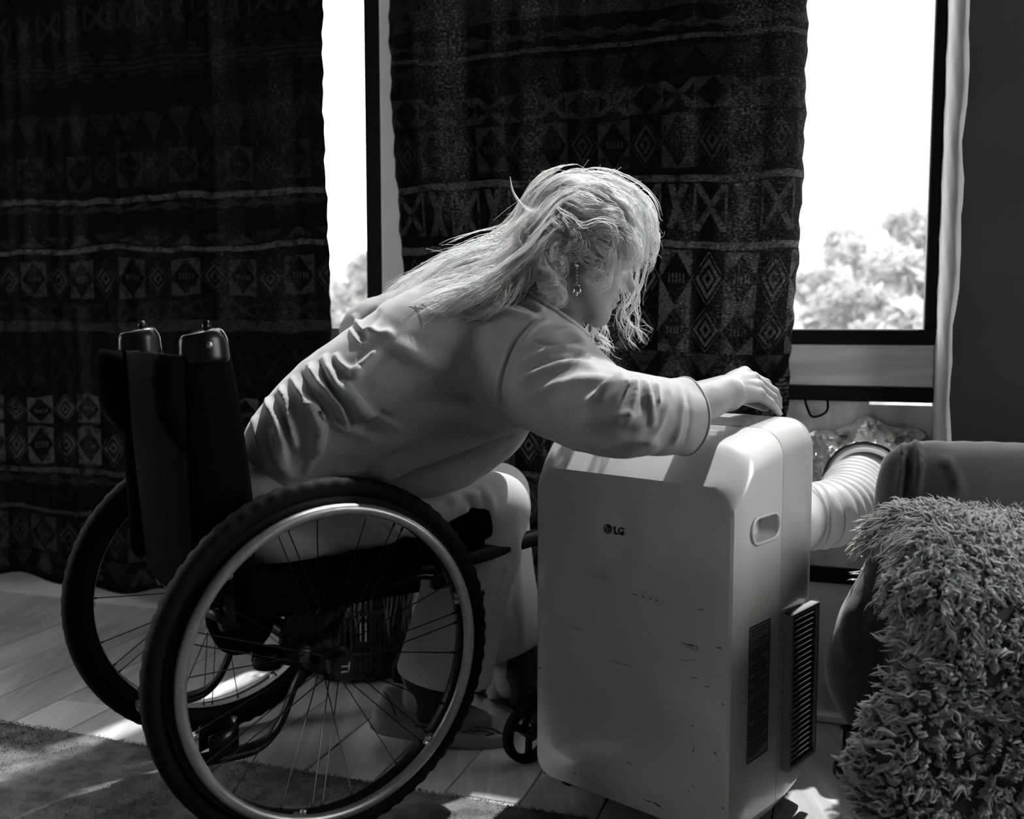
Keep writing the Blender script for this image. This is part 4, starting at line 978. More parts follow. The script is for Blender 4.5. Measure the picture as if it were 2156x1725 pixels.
# right hand resting on the cabinet: fingers curl down onto its top
WR_ = Q(1515, 830, 1.752)
MCP = [Q(1598, 833, 1.798), Q(1595, 815, 1.815), Q(1586, 798, 1.833), Q(1567, 786, 1.853)]
PIP = [Q(1622, 849, 1.820), Q(1627, 838, 1.840), Q(1630, 826, 1.860), Q(1613, 808, 1.880)]
DIP = [Q(1632, 861, 1.830), Q(1634, 852, 1.850), Q(1637, 841, 1.870), Q(1625, 826, 1.890)]
TIP = [Q(1640, 872, 1.838), Q(1638, 865, 1.858), Q(1640, 857, 1.878), Q(1630, 846, 1.898)]
for q in range(4):
    B.chain([WR_ + (MCP[q] - WR_) * .05, WR_ + (MCP[q] - WR_) * .55 + v3(0, 0, .004), MCP[q]], [.021, .016, .0115], k=.012)
    r = (.0078, .0085, .0088, .0086)[q]
    B.chain([MCP[q], PIP[q]], [.0108, r], k=.005); B.cap(PIP[q], DIP[q], r * 1.04, r * .90, k=.004); B.cap(DIP[q], TIP[q], r * .92, r * .74, k=.003)
    B.ell(MCP[q] + v3(0, -.001, .0035), (.0095, .0085, .0085), k=.006)
B.cap(WR_ + v3(.02, 0, -.012), (MCP[0] + MCP[2]) / 2 + v3(-.01, 0, -.012), .015, .011, k=.012)
B.chain([WR_ + v3(.01, .035, -.006), Q(1560, 838, 1.845), Q(1592, 848, 1.865), Q(1612, 858, 1.870)], [.016, .0125, .0105, .008], k=.008)
for q in (0, 1, 2):
    a = WR_ + (MCP[q] - WR_) * .45 + v3(0, -.002, .014); B.cap(a, MCP[q] + v3(0, -.001, .0055), .0028, .0036, k=.006)
V, Fq = B.mesh(); V = smooth_mesh(V, Fq, 2, .4)
body = mesh_object('body', V, Fq, M['skin'], person)
for q in range(4):                                   # nails
    d = unit(TIP[q] - DIP[q]); n_ = unit(np.cross(d, v3(.2, 1, 0))); n_ = n_ if n_[2] + n_[0] > 0 else -n_
    MB().box(TIP[q] + n_ * (.0052) - d * .001, (.009, .0075, .0016), np.array([d, unit(np.cross(n_, d)), n_]), .0007).build('fingernail', M['grey_plastic'], body)
for s in (1, -1):
    MB().lathe(head(.0905, .031 * s, .0005), HF, [(.0001, .0062), (.0035, .0055), (.0058, .0025), (.0058, 0), (.0001, 0)], 16).build('iris', M['dark_plastic'], body)
    MB().tube([head(.084, .046 * s, .027), head(.0935, .032 * s, .032), head(.100, .014 * s, .027)], [.0012, .0028, .0018], 6).build('eyebrow', M['hair'], body)
    MB().tube(spline([head(.090, .045 * s, .002), head(.097, .033 * s, .0085), head(.095, .019 * s, .001)], 8), .0017, 6).build('eyelid', M['skin'], body)

# shirt
xs = np.arange(-.62, .44, .0042); ys = np.arange(1.46, 2.34, .0050); zs = np.arange(.50, 1.02, .0042)
S = Field(xs, ys, zs)
for l in (.062, 0, -.062):
    S.chain([Q(622, 955, 1.88 - l), Q(692, 868, 1.90 - l), Q(800, 795, 1.92 - l), Q(910, 728, 1.94 - l), Q(1005, 690, 1.95 - l * .8), Q(1065, 690, 1.95 - l * .6)], [.098, .098, .105, .108, .105, .085], k=.03)
    S.chain([Q(640, 1000, 1.88 - l), Q(720, 960, 1.89 - l), Q(830, 930, 1.91 - l), Q(930, 895, 1.92 - l), Q(1010, 850, 1.93 - l)], [.08, .088, .098, .103, .095], k=.04)
    S.cap(Q(1020, 880, 1.93 - l), Q(940, 930, 1.92 - l), .075, .085, k=.04)
S.cap(NB, Q(1120, 735, 1.82), .064, .078, k=.05); S.cap(NB, LS, .062, .072, k=.05); S.cap(Q(1080, 760, 1.86), Q(1120, 760, 1.82), .10, .095, k=.04)
S.cap(NB, head(-.05, 0, -.075), .062, .058, k=.03)
S.chain([Q(1112, 768, 1.82), Q(1178, 812, 1.745), Q(1240, 853, 1.67), Q(1300, 871, 1.60), Q(1390, 877, 1.628), Q(1455, 877, 1.668), Q(1510, 876, 1.70)], [.097, .087, .073, .0645, .0575, .0578, .0585], k=.045, n=34)
S.chain([LS, Q(850, 680, 2.16), Q(772, 698, 2.19), Q(795, 780, 2.17), Q(840, 860, 2.11)], [.078, .068, .055, .055, .058], k=.04, n=20)
V, Fq = S.mesh(); V = smooth_mesh(V, Fq, 3, .5)
P = project(V)
cc_ = Q(1183, 664, 1.90); nn_ = unit((.58, .0, .82))
collar = ((V - cc_) @ nn_ > 0) & (np.linalg.norm(V - cc_, axis=1) < .17)
cuffc = Q(1438, 876, 1.660); cuffn = unit(Q(1510, 876, 1.70) - Q(1455, 877, 1.668)); cuff = ((V - cuffc) @ cuffn > 0) & (V[:, 0] > .25)
V, Fq, _ = keep(V, Fq, ~(collar | cuff))
C = []
# lower back bunches
for pts, w, h in [
    ([(612, 792), (648, 850), (668, 905), (662, 960)], .007, .018), ([(560, 835), (585, 885), (600, 940), (592, 985)], .008, .018), ([(590, 812), (608, 850), (615, 905), (625, 950)], .006, .017),
    ([(650, 765), (672, 805), (712, 850), (735, 905)], .007, .018), ([(682, 745), (700, 790), (735, 840), (790, 880), (850, 905)], .008, .017), ([(705, 745), (722, 770), (760, 790)], .006, .010),
    ([(735, 800), (770, 765), (800, 735)], .010, .012), ([(725, 800), (745, 840), (790, 880)], .008, .012), ([(538, 875), (545, 920), (560, 975)], .007, .010), ([(640, 850), (672, 870), (675, 920), (640, 1000)], .008, .011),
    ([(775, 690), (800, 705), (830, 700)], .010, .009), ([(690, 880), (740, 910), (800, 930)], .010, .008), ([(575, 900), (590, 960), (610, 1010)], .012, .008),
    ([(630, 780), (660, 830), (690, 870)], .004, -.007), ([(575, 830), (598, 880), (610, 930)], .004, -.007), ([(670, 758), (690, 805), (725, 855)], .004, -.008),
    # long drapes over the flank towards the hem
    ([(760, 1010), (860, 965), (960, 930), (1055, 918)], .010, .016), ([(790, 1020), (900, 990), (1000, 950), (1085, 918)], .007, -.016), ([(780, 1000), (880, 940), (1000, 905)], .014, .011), ([(700, 1000), (800, 985), (900, 955)], .012, .011),
    ([(800, 870), (900, 862), (1000, 850)], .016, .012), ([(840, 1035), (920, 1030), (1000, 1000)], .010, .010), ([(830, 720), (900, 760), (980, 790)], .022, .010),
    # armhole seam and sleeve creases
    ([(1150, 655), (1105, 690), (1075, 740), (1055, 810), (1050, 880), (1058, 915)], .0022, -.0035), ([(1146, 652), (1099, 689), (1069, 740), (1049, 810), (1044, 880)], .004, .0022),
    ([(1095, 735), (1150, 712), (1200, 705), (1240, 735)], .008, .005), ([(1085, 770), (1140, 745), (1200, 735), (1255, 760)], .008, .006), ([(1080, 810), (1150, 778), (1215, 765), (1270, 785)], .009, .006), ([(1090, 850), (1170, 812), (1240, 800), (1290, 800)], .010, .006),
    ([(1130, 700), (1175, 690), (1215, 700)], .005, .003), ([(1110, 720), (1165, 728), (1220, 722)], .003, -.004), ([(1095, 790), (1160, 760), (1225, 752)], .003, -.005),
    # elbow and forearm bunches
    ([(1312, 788), (1300, 800), (1285, 815), (1262, 845)], .006, .011), ([(1335, 797), (1338, 820), (1328, 860), (1310, 900)], .006, .008), ([(1357, 797), (1365, 830), (1372, 870), (1370, 900)], .006, .008), ([(1380, 803), (1384, 830), (1382, 860)], .005, .007), ([(1410, 804), (1405, 840), (1390, 890), (1360, 930)], .007, .006),
    ([(1347, 800), (1352, 830), (1350, 870)], .003, -.004), ([(1324, 795), (1320, 815), (1305, 850)], .003, -.004), ([(1370, 800), (1376, 840), (1376, 880)], .003, -.003), ([(1230, 850), (1290, 815), (1330, 800)], .007, .008), ([(1200, 900), (1290, 880), (1360, 890)], .014, .006), ([(1270, 940), (1330, 925), (1390, 930)], .010, .007), ([(1430, 806), (1436, 850), (1430, 900), (1418, 940)], .006, .004),
    # cuff hem stitch and neckline gathers
    ([(1440, 806), (1452, 845), (1453, 890), (1440, 938)], .0020, -.0030), ([(1150, 660), (1120, 640), (1060, 620)], .006, .006), ([(1140, 680), (1090, 662), (1010, 650)], .007, .006), ([(1160, 672), (1128, 690), (1100, 720)], .005, .005), ([(1130, 655), (1090, 640), (1040, 640)], .003, -.005),
    ([(745, 660), (760, 690), (790, 700)], .008, .008), ([(735, 690), (752, 715), (775, 730)], .007, .007), ([(800, 650), (770, 690), (760, 730)], .010, -.007)]: C.append((pts, w, h))
C = [(p, w * .82, h * 1.15) for p, w, h in C]
V = folds(V, Fq, C); V = smooth_mesh(V, Fq, 1, .15)
nn2 = normals(V, Fq); r5 = np.random.default_rng(11); w5 = np.zeros(len(V))
for q in range(16):                                  # faint creases all over the loose cloth
    k5 = unit(r5.normal(size=3)) * r5.uniform(28, 75); k6 = unit(r5.normal(size=3)) * r5.uniform(10, 22); w5 += np.maximum(0, np.sin(V @ k5 + 1.3 * np.sin(V @ k6 + r5.uniform(0, 6)))) ** 4 * np.sin(V @ k6 * .7 + r5.uniform(0, 6))
V = V + nn2 * (w5 * .0010)[:, None]
shirt = mesh_object('shirt', V, Fq, M['shirt'], person)
sol = shirt.modifiers.new('thickness', 'SOLIDIFY'); sol.thickness = .0028; sol.offset = -1
E = []                                               # cuff rim and ribbed neck band
def rim_ring(c, n, lo, hi, name, r):
    d = (V - c) @ n; m = (d > -.008) & (np.linalg.norm(V - c, axis=1) < hi)
    u_ = unit(np.cross(n, v3(0, 1, .2))); w_ = np.cross(n, u_); a = np.arctan2((V[m] - c) @ w_, (V[m] - c) @ u_); rr = np.linalg.norm(V[m] - c - d[m, None] * n, axis=1); o = np.argsort(a); a, rr, dd = a[o], rr[o], d[m][o]
    A = np.linspace(-PI, PI, 49)[:-1]; ra = np.array([np.median(rr[np.abs((a - x + PI) % (2 * PI) - PI) < .22]) if (np.abs((a - x + PI) % (2 * PI) - PI) < .22).any() else rr.mean() for x in A])
    ra = (np.roll(ra, 1) + ra * 2 + np.roll(ra, -1)) / 4
    return MB().tube(c + ra[:, None] * (np.cos(A)[:, None] * u_ + np.sin(A)[:, None] * w_), r, 8, closed=True).build(name, M['shirt'], shirt)
rim_ring(cuffc - cuffn * .003, cuffn, 0, .10, 'cuff_hem', .0022); rim_ring(cc_ - nn_ * .004, nn_, 0, .165, 'neckband', .0045)

# trousers
xs = np.arange(-.66, .16, .006); ys = np.arange(1.70, 2.46, .0066); zs = np.arange(.08, .74, .006)
T = Field(xs, ys, zs)
for sd in (1, -1):
    T.cap(chair(-.03, .08 * sd, .565), chair(-.01, .08 * sd, .56), .095, .105, k=.04)
T.cap(chair(-.035, .05, .575), chair(-.035, -.05, .575), .092, .092, k=.05)
T.chain([chair(-.02, .085, .560), (chair(-.02, .085, .565) + RK) / 2 + v3(0, 0, .012), RK], [.105, .085, .066], k=.04, n=12)
T.chain([RK, Q(1034, 1112, 2.04), Q(993, 1190, 2.05), Q(963, 1300, 2.06), Q(930, 1440, 2.07), Q(918, 1490, 2.07)], [.064, .067, .082, .090, .100, .103], k=.03, n=20)
T.chain([chair(-.02, -.085, .560), (chair(-.02, -.085, .565) + LK) / 2 + v3(0, 0, .012), LK], [.105, .085, .066], k=.04, n=12)
T.chain([LK, Q(1060, 1200, 2.28), Q(1075, 1320, 2.27), Q(1080, 1440, 2.26)], [.064, .068, .074, .080], k=.03, n=16)
V, Fq = T.mesh(); V = smooth_mesh(V, Fq, 3, .5)
P = project(V); near = V[:, 1] < 2.165
hem_y = np.where(near, np.interp(P[:, 0], [820, 1040], [1417, 1455]), np.interp(P[:, 0], [1030, 1110], [1394, 1368]))
zc = np.where(near, .169 - .175 * (V[:, 0] + .252), .127 + .4 * (V[:, 0] + .04)); V, Fq, _ = keep(V, Fq, V[:, 2] > zc)
C = [([(1095, 1110), (1080, 1190), (1060, 1300), (1038, 1440)], .008, .010), ([(1075, 1180), (1050, 1230), (1030, 1300)], .010, .010), ([(1060, 1190), (1040, 1260), (1010, 1420)], .006, -.009), ([(940, 1060), (975, 1045), (1010, 1040)], .008, .008), ([(960, 1040), (990, 1060), (1000, 1090)], .006, -.007), ([(1010, 1020), (1030, 1050), (1040, 1090)], .010, .006),
     ([(930, 1250), (900, 1330), (870, 1410)], .012, .007), ([(1000, 1250), (960, 1350), (940, 1440)], .010, -.006), ([(1085, 1150), (1095, 1250), (1100, 1360)], .010, .007), ([(1070, 1250), (1085, 1300), (1098, 1372)], .004, -.006), ([(700, 1130), (780, 1145), (860, 1120)], .010, .007), ([(680, 1165), (760, 1175), (850, 1160)], .010, .006), ([(800, 1100), (830, 1130), (870, 1140)], .007, -.007)]
V = folds(V, Fq, C); V = smooth_mesh(V, Fq, 1, .3)
ed = np.sort(np.vstack([Fq[:, [0, 1]], Fq[:, [1, 2]], Fq[:, [2, 3]], Fq[:, [3, 0]]]), 1); ue, cn = np.unique(ed, axis=0, return_counts=True); bd_ = np.unique(ue[cn == 1])
nr = V[bd_, 1] < 2.165; V[bd_, 2] = np.where(nr, .169 - .175 * (V[bd_, 0] + .252), .127 + .4 * (V[bd_, 0] + .04))
tro = mesh_object('trousers', V, Fq, M['trousers'], person); sol = tro.modifiers.new('thickness', 'SOLIDIFY'); sol.thickness = .0025; sol.offset = -1

# socks and shoes
for a in (RAN, LAN): MB().tube([a + v3(.02, 0, .09), a + v3(.015, 0, .03), a + v3(.03, 0, -.02), a + v3(.08, 0, -.04)], [.045, .043, .042, .03], 18).build('sock', M['sock'], person)
def shoe(heel, toe, roll):
    F_ = unit(toe - heel); Sd = unit(np.cross(F_, v3(0, 0, 1))); U_ = np.cross(Sd, F_); Ls = np.linalg.norm(toe - heel)
    def sp(x, y, z): return heel + F_ * x * Ls + Sd * y + U_ * z
    X = np.array([0, .015, .05, .12, .22, .34, .46, .58, .70, .80, .88, .94, .98, 1.0]); Wd = np.array([.008, .020, .028, .033, .035, .036, .038, .042, .046, .047, .044, .037, .024, .006]); Tp = np.array([.050, .082, .098, .104, .100, .094, .090, .078, .066, .058, .054, .049, .042, .032])
    na = 20; A = np.linspace(-.35, PI + .35, na); G = np.zeros((len(X), na, 3)); xi = np.linspace(0, 1, 40)
    xf = (1 - np.cos(xi * PI)) / 2; Wf, Tf = np.interp(xf, X, Wd), np.interp(xf, X, Tp)
    Wf = np.convolve(np.pad(Wf, 2, 'edge'), [.1, .2, .4, .2, .1], 'valid'); Tf = np.convolve(np.pad(Tf, 2, 'edge'), [.1, .2, .4, .2, .1], 'valid')
    def surf(x, a, o=0.0):
        w, t = np.interp(x, xf, Wf) + o, np.interp(x, xf, Tf) + o; c, s_ = math.cos(a), math.sin(a)
        return sp(x, w * np.sign(c) * abs(c) ** .8 * (1 + .10 * min(0, s_)), .024 + (t - .024) * np.sign(s_) * abs(s_) ** (.75 if s_ > 0 else 1) if s_ > 0 else .024 + .03 * s_)
    G = np.array([[surf(x, a) for a in A] for x in xf])
    up = MB().grid(G).build('shoe', M['shoe'], person)
    mb = MB(); ow = Wf + .0055; O = [(x, w) for x, w in zip(xf, ow)] + [(x, -w) for x, w in zip(xf[::-1], ow[::-1])]
    rock = lambda x: .014 * max(0, (x - .72) / .28) ** 2 + .006 * max(0, (.12 - x) / .12) ** 2; scal = lambda x: .003 * math.sin(x * 44)
    lo = np.array([sp(-.01 + x * 1.02, y * .94, rock(x) + max(0, scal(x)) * .6) for x, y in O]); mid = np.array([sp(-.012 + x * 1.024, y, .014 + rock(x) * .8) for x, y in O]); hi = np.array([sp(-.006 + x * 1.012, y * .97, .034 + .012 * max(0, .3 - x) + rock(x) * .6 + .003 * math.sin(x * 14)) for x, y in O]); m = len(O)
    mb.add(np.vstack([lo, mid, hi]), [(r * m + j, r * m + (j + 1) % m, (r + 1) * m + (j + 1) % m, (r + 1) * m + j) for r in (0, 1) for j in range(m)] + [tuple(range(m))[::-1], tuple(range(2 * m, 3 * m))])
    mb.build('sole', M['sole'], up)
    for sg in (0, 1):                                # overlays on both sides
        f = (lambda a: a) if sg == 0 else (lambda a: PI - a)
        for pts, r in (([(.06, 1.2), (.12, .7), (.26, .42), (.42, .5), (.52, .95)], .0022), ([(.30, .35), (.46, .22), (.62, .3), (.76, .55), (.80, 1.0)], .0020), ([(.64, .10), (.74, .55), (.85, .75), (.93, .35), (.86, .12)], .0018), ([(.70, .25), (.78, .48), (.86, .42), (.80, .22)], .0014), ([(.16, .2), (.10, .6), (.05, 1.0)], .0018), ([(.56, 1.0), (.62, .7), (.60, .35)], .0018)):
            pl = spline(np.array(pts), 14); MB().tube([surf(x, f(a), .0006) for x, a in pl], r, 5).build('overlay', M['shoe_dark'] if r < .002 else M['shoe'], up)
        mb = MB()
        for q in range(5): mb.tube([surf(.40 + q * .030, f(.34), .001), surf(.412 + q * .030, f(.56), .001)], .0018, 4)
        mb.build('side_mark', M['shoe_dark'], up)
        MB().tube([surf(x, f(a), .002) for x, a in spline([(.28, .02), (.40, .05), (.50, -.02)], 8)], .004, 6, flat=.6).build('heel_insert', M['shoe_dark'], up)
    for q in range(4):
        x = .46 + q * .055; MB().tube([surf(x, a, .002) for a in np.linspace(.9, PI - .9, 9)], .0024, 6).build('lace', M['sole'], up)
    return up
shoe(at_y(782, 1532, 2.07), at_y(1073, 1572, 2.085), 0)
shoe(at_y(1022, 1506, 2.285), at_y(1282, 1486, 2.40), 0)

# ------------------------------------------------------------------ hair: guides in space, strands interpolated between them
GD = [
 [(1272, 384, 1.86), (1205, 377, 1.86), (1140, 420, 1.87), (1100, 490, 1.89), (1020, 545, 1.93), (930, 580, 1.95), (860, 630, 1.96), (800, 672, 1.97)],
 [(1250, 400, 1.825), (1185, 415, 1.80), (1125, 480, 1.795), (1075, 540, 1.82), (995, 585, 1.85), (910, 630, 1.865), (850, 665, 1.87), (790, 705, 1.88)],
 [(1205, 445, 1.790), (1155, 485, 1.775), (1115, 530, 1.775), (1060, 575, 1.795), (990, 612, 1.80), (920, 640, 1.815), (870, 665, 1.825), (830, 690, 1.83)],
 [(1255, 384, 1.915), (1175, 392, 1.93), (1110, 455, 1.96), (1050, 520, 2.02), (960, 560, 2.05), (890, 590, 2.05), (830, 630, 2.05), (780, 672, 2.05)],
 [(1240, 380, 1.87), (1165, 396, 1.87), (1115, 465, 1.885), (1070, 515, 1.91), (1000, 540, 1.93), (945, 560, 1.94), (880, 600, 1.94), (815, 650, 1.95)],
 [(1170, 470, 1.790), (1135, 510, 1.780), (1105, 555, 1.785), (1070, 600, 1.785), (1020, 625, 1.775), (960, 640, 1.790), (910, 660, 1.80), (880, 680, 1.80)],
 [(1290, 398, 1.85), (1330, 425, 1.825), (1352, 465, 1.815), (1352, 510, 1.81), (1340, 550, 1.81), (1325, 585, 1.812), (1318, 615, 1.815), (1322, 640, 1.815)],
 [(1262, 408, 1.815), (1295, 445, 1.785), (1308, 490, 1.778), (1300, 530, 1.772), (1282, 562, 1.765), (1262, 580, 1.762), (1243, 572, 1.762), (1246, 556, 1.764)],
 [(1305, 403, 1.885), (1345, 428, 1.885), (1362, 470, 1.88), (1362, 515, 1.865), (1354, 555, 1.85), (1342, 585, 1.84), (1330, 610, 1.84), (1325, 635, 1.84)],
 [(1238, 418, 1.798), (1245, 460, 1.778), (1235, 500, 1.772), (1248, 535, 1.766), (1268, 555, 1.762), (1278, 575, 1.762), (1262, 588, 1.763), (1245, 578, 1.765)],
 [(1292, 412, 1.805), (1315, 465, 1.79), (1312, 525, 1.785), (1305, 580, 1.785), (1318, 630, 1.79), (1308, 670, 1.795), (1325, 710, 1.80), (1345, 738, 1.805)],
 [(1312, 410, 1.92), (1352, 460, 1.93), (1352, 540, 1.93), (1338, 620, 1.92), (1328, 660, 1.915), (1335, 690, 1.915), (1345, 720, 1.915), (1352, 745, 1.915)],
 [(1192, 478, 1.785), (1172, 508, 1.772), (1150, 540, 1.766), (1140, 570, 1.768), (1158, 596, 1.768), (1168, 620, 1.77), (1152, 635, 1.772), (1138, 615, 1.775)],
 [(1208, 470, 1.787), (1205, 498, 1.774), (1192, 520, 1.768), (1172, 528, 1.768), (1160, 545, 1.768), (1172, 560, 1.768), (1180, 548, 1.768), (1172, 540, 1.768)],
 [(1252, 470, 1.95), (1262, 540, 1.955), (1262, 610, 1.955), (1250, 660, 1.95), (1252, 690, 1.945), (1262, 720, 1.94), (1275, 745, 1.935), (1290, 762, 1.93)],
]
GD += [
 [(1225, 392, 1.83), (1258, 396, 1.812), (1290, 415, 1.80), (1314, 450, 1.79), (1326, 488, 1.785), (1326, 525, 1.783), (1314, 552, 1.785), (1300, 570, 1.785)],
 [(1182, 425, 1.805), (1217, 430, 1.785), (1248, 448, 1.776), (1277, 470, 1.770), (1300, 498, 1.768), (1308, 532, 1.768), (1296, 560, 1.767), (1278, 566, 1.767)],
 [(1165, 450, 1.79), (1182, 468, 1.775), (1214, 478, 1.770), (1243, 482, 1.766), (1268, 496, 1.764), (1280, 520, 1.764), (1272, 542, 1.765), (1256, 540, 1.766)],
 [(1142, 440, 1.805), (1120, 470, 1.788), (1108, 502, 1.782), (1122, 530, 1.774), (1148, 543, 1.770), (1162, 566, 1.768), (1150, 588, 1.768), (1132, 578, 1.772)],
 [(1215, 388, 1.86), (1250, 382, 1.86), (1290, 392, 1.86), (1325, 415, 1.86), (1350, 448, 1.86), (1358, 485, 1.855), (1352, 512, 1.85), (1345, 530, 1.85)],
 [(1222, 400, 1.82), (1190, 430, 1.795), (1175, 465, 1.780), (1190, 495, 1.770), (1212, 505, 1.766), (1222, 488, 1.766), (1208, 475, 1.768), (1195, 488, 1.768)],
]
GD[6][5:] = [(1338, 545, 1.81), (1332, 560, 1.812), (1330, 575, 1.815)]; GD[8][4:] = [(1358, 500, 1.85), (1352, 520, 1.845), (1348, 535, 1.84), (1346, 545, 1.84)]
GW = [330, 340, 300, 280, 280, 220, 90, 170, 80, 150, 16, 44, 150, 100, 70, 220, 220, 190, 170, 190, 120]
SPR = [.045, .042, .036, .045, .045, .028, .024, .022, .022, .022, .014, .014, .016, .016, .020, .026, .026, .022, .020, .036, .018]
CURL = [.006, .007, .007, .006, .006, .009, .008, .009, .006, .009, .006, .007, .010, .009, .010, .007, .008, .009, .010, .005, .009]
GK = 36; guides = [spline([Q(*p) for p in g], GK) for g in GD]
SHORT = {7, 9, 12, 13, 17, 18, 20}
strands, rads = [], []
tt = np.linspace(0, 1, GK)
for gi, (g, n, sp_, cu) in enumerate(zip(guides, GW, SPR, CURL)):
    T_ = np.gradient(g, axis=0); T_ /= np.linalg.norm(T_, axis=1)[:, None]; ref = v3(0, 1, 0); N_ = np.cross(T_, ref); N_ /= np.linalg.norm(N_, axis=1)[:, None]; B_ = np.cross(T_, N_)
    nb = max(n // 9, 4); locks = rng.normal(size=(nb, 2)) * sp_ * .5; lph = rng.uniform(0, 2 * PI, nb); lfq = rng.uniform(1.8, 4.2, nb); lam = rng.uniform(.5, 1.5, nb); llen = rng.uniform(.70, 1.0, nb); lst = rng.uniform(0, .26 if gi < 6 else .12, nb)
    for q in range(n):
        b = rng.integers(nb); o = locks[b] + rng.normal(size=2) * sp_ * .085; ln = llen[b] * rng.uniform(.88, 1.0); st0 = lst[b] + rng.uniform(0, .06); t = st0 + (ln - st0) * tt
        base = np.stack([np.interp(t, tt, g[:, k]) for k in range(3)], 1); Nn = np.stack([np.interp(t, tt, N_[:, k]) for k in range(3)], 1); Bb = np.stack([np.interp(t, tt, B_[:, k]) for k in range(3)], 1)
        grow = np.clip(t * 2.2, .10, 1); fan = .75 + .55 * t
        ph = lph[b] + rng.normal() * .35; fq = lfq[b] * rng.uniform(.93, 1.07); amp = cu * lam[b] * grow * rng.uniform(.7, 1.3)
        o1 = o[0] * fan + amp * np.sin(2 * PI * fq * t + ph); o2 = np.abs(o[1]) * np.sign(o[1]) * fan + amp * np.cos(2 * PI * fq * t + ph)
        st = base + Nn * (o1 * (.55 if sp_ > .03 else 1))[:, None] + Bb * o2[:, None] + np.cumsum(rng.normal(size=(GK, 3)), 0) * .00035
        if gi not in (10, 11, 14):                   # keep the nose and mouth clear of the fringe
            pj = project(st); ins_ = np.where((pj[:, 0] > 1292) & (pj[:, 1] > 552 + 14 * lam[b]))[0]
            if len(ins_) and ins_[0] > 4: k_ = ins_[0]; x_ = np.linspace(0, k_, GK); st = np.stack([np.interp(x_, np.arange(GK), st[:, k]) for k in range(3)], 1)
        strands.append(st); rads.append((.00034 if gi in (10, 11, 14) else .00050) * rng.uniform(.6, 1.3) * np.clip((1.04 - t / ln) * 6, .35, 1) * np.clip(.3 + tt * 8, 0, 1))
for q in range(420):                                 # flyaways
    g = guides[int(rng.choice([0, 1, 3, 4, 6, 8, 11, 14, 10, 5, 2, 19, 15]))]; a = rng.uniform(0, .75); t = np.clip(a + tt * rng.uniform(.12, .3), 0, 1)
    base = np.stack([np.interp(t, tt, g[:, k]) for k in range(3)], 1); d = unit(rng.normal(size=3) * v3(.7, .6, .7) + v3(0, 0, .75)); r_ = rng.uniform(.01, .038); c2 = unit(rng.normal(size=3))
    st = base + d * (rng.uniform(.005, .02) + r_ * tt ** 1.3)[:, None] + c2 * (.006 * np.sin(tt * rng.uniform(3, 9) + rng.uniform(0, 6)))[:, None]
    strands.append(st); rads.append(np.full(GK, .00028))
cow = spline([Q(1150, 500, 1.80), Q(1140, 455, 1.80), Q(1105, 435, 1.80), Q(1082, 405, 1.80), Q(1074, 372, 1.80)], GK)
for q in range(9): strands.append(cow + (rng.normal(size=3) * .0035) * (1.05 - tt[:, None]) ** .7); rads.append(.0005 * np.clip(1.1 - tt, .2, 1))
S_, R_ = np.array(strands), np.array(rads)
hv, hq = tubes(S_, R_, 3)
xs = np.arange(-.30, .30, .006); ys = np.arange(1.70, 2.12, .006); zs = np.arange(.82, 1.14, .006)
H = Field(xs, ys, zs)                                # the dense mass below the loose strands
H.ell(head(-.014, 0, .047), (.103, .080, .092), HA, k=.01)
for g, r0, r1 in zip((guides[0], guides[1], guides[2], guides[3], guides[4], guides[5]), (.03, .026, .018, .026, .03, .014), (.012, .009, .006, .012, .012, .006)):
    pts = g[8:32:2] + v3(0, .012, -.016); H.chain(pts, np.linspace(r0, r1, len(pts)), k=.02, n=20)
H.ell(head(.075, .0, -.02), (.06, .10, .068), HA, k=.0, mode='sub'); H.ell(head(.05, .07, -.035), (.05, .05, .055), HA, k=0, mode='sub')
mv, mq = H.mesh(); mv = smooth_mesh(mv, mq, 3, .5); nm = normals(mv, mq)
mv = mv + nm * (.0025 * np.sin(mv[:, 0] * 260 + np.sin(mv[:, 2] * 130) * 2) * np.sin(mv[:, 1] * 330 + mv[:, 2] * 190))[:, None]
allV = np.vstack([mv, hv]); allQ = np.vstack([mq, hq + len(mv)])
hair = mesh_object('hair', allV, allQ, M['hair'], person); hair.data.materials.append(M['hair_under'])
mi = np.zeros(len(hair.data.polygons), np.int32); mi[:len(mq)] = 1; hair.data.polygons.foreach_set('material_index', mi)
# dangling earring
e0 = head(.002, .085, -.036)
er = MB().lathe(e0 + HS * .001, HS, [(.0001, 0), (.0062, .0008), (.0055, .003), (.0001, .0035)], 14)
p = e0 + v3(0, 0, -.008)
for q in range(5): er.ell if False else None; er.lathe(p + v3(0, 0, -.0062 * q), v3(.3, 1, 0), [(.0012, -.0008), (.0026, 0), (.0012, .0008)], 8, closed=True)
for k in (-1, 0, 1):
    c = p + v3(.0055 * k, 0, -.038 - (0 if k else .005)); er.lathe(c, v3(0, 0, 1), [(.0003, .007), (.0022, .002), (.0034, -.003), (.0020, -.006), (.0003, -.0065)], 10)
er.tube([p + v3(-.0065, 0, -.031), p + v3(0, 0, -.029), p + v3(.0065, 0, -.031)], .0011, 6)
er.build('earring', M['earring'], person)
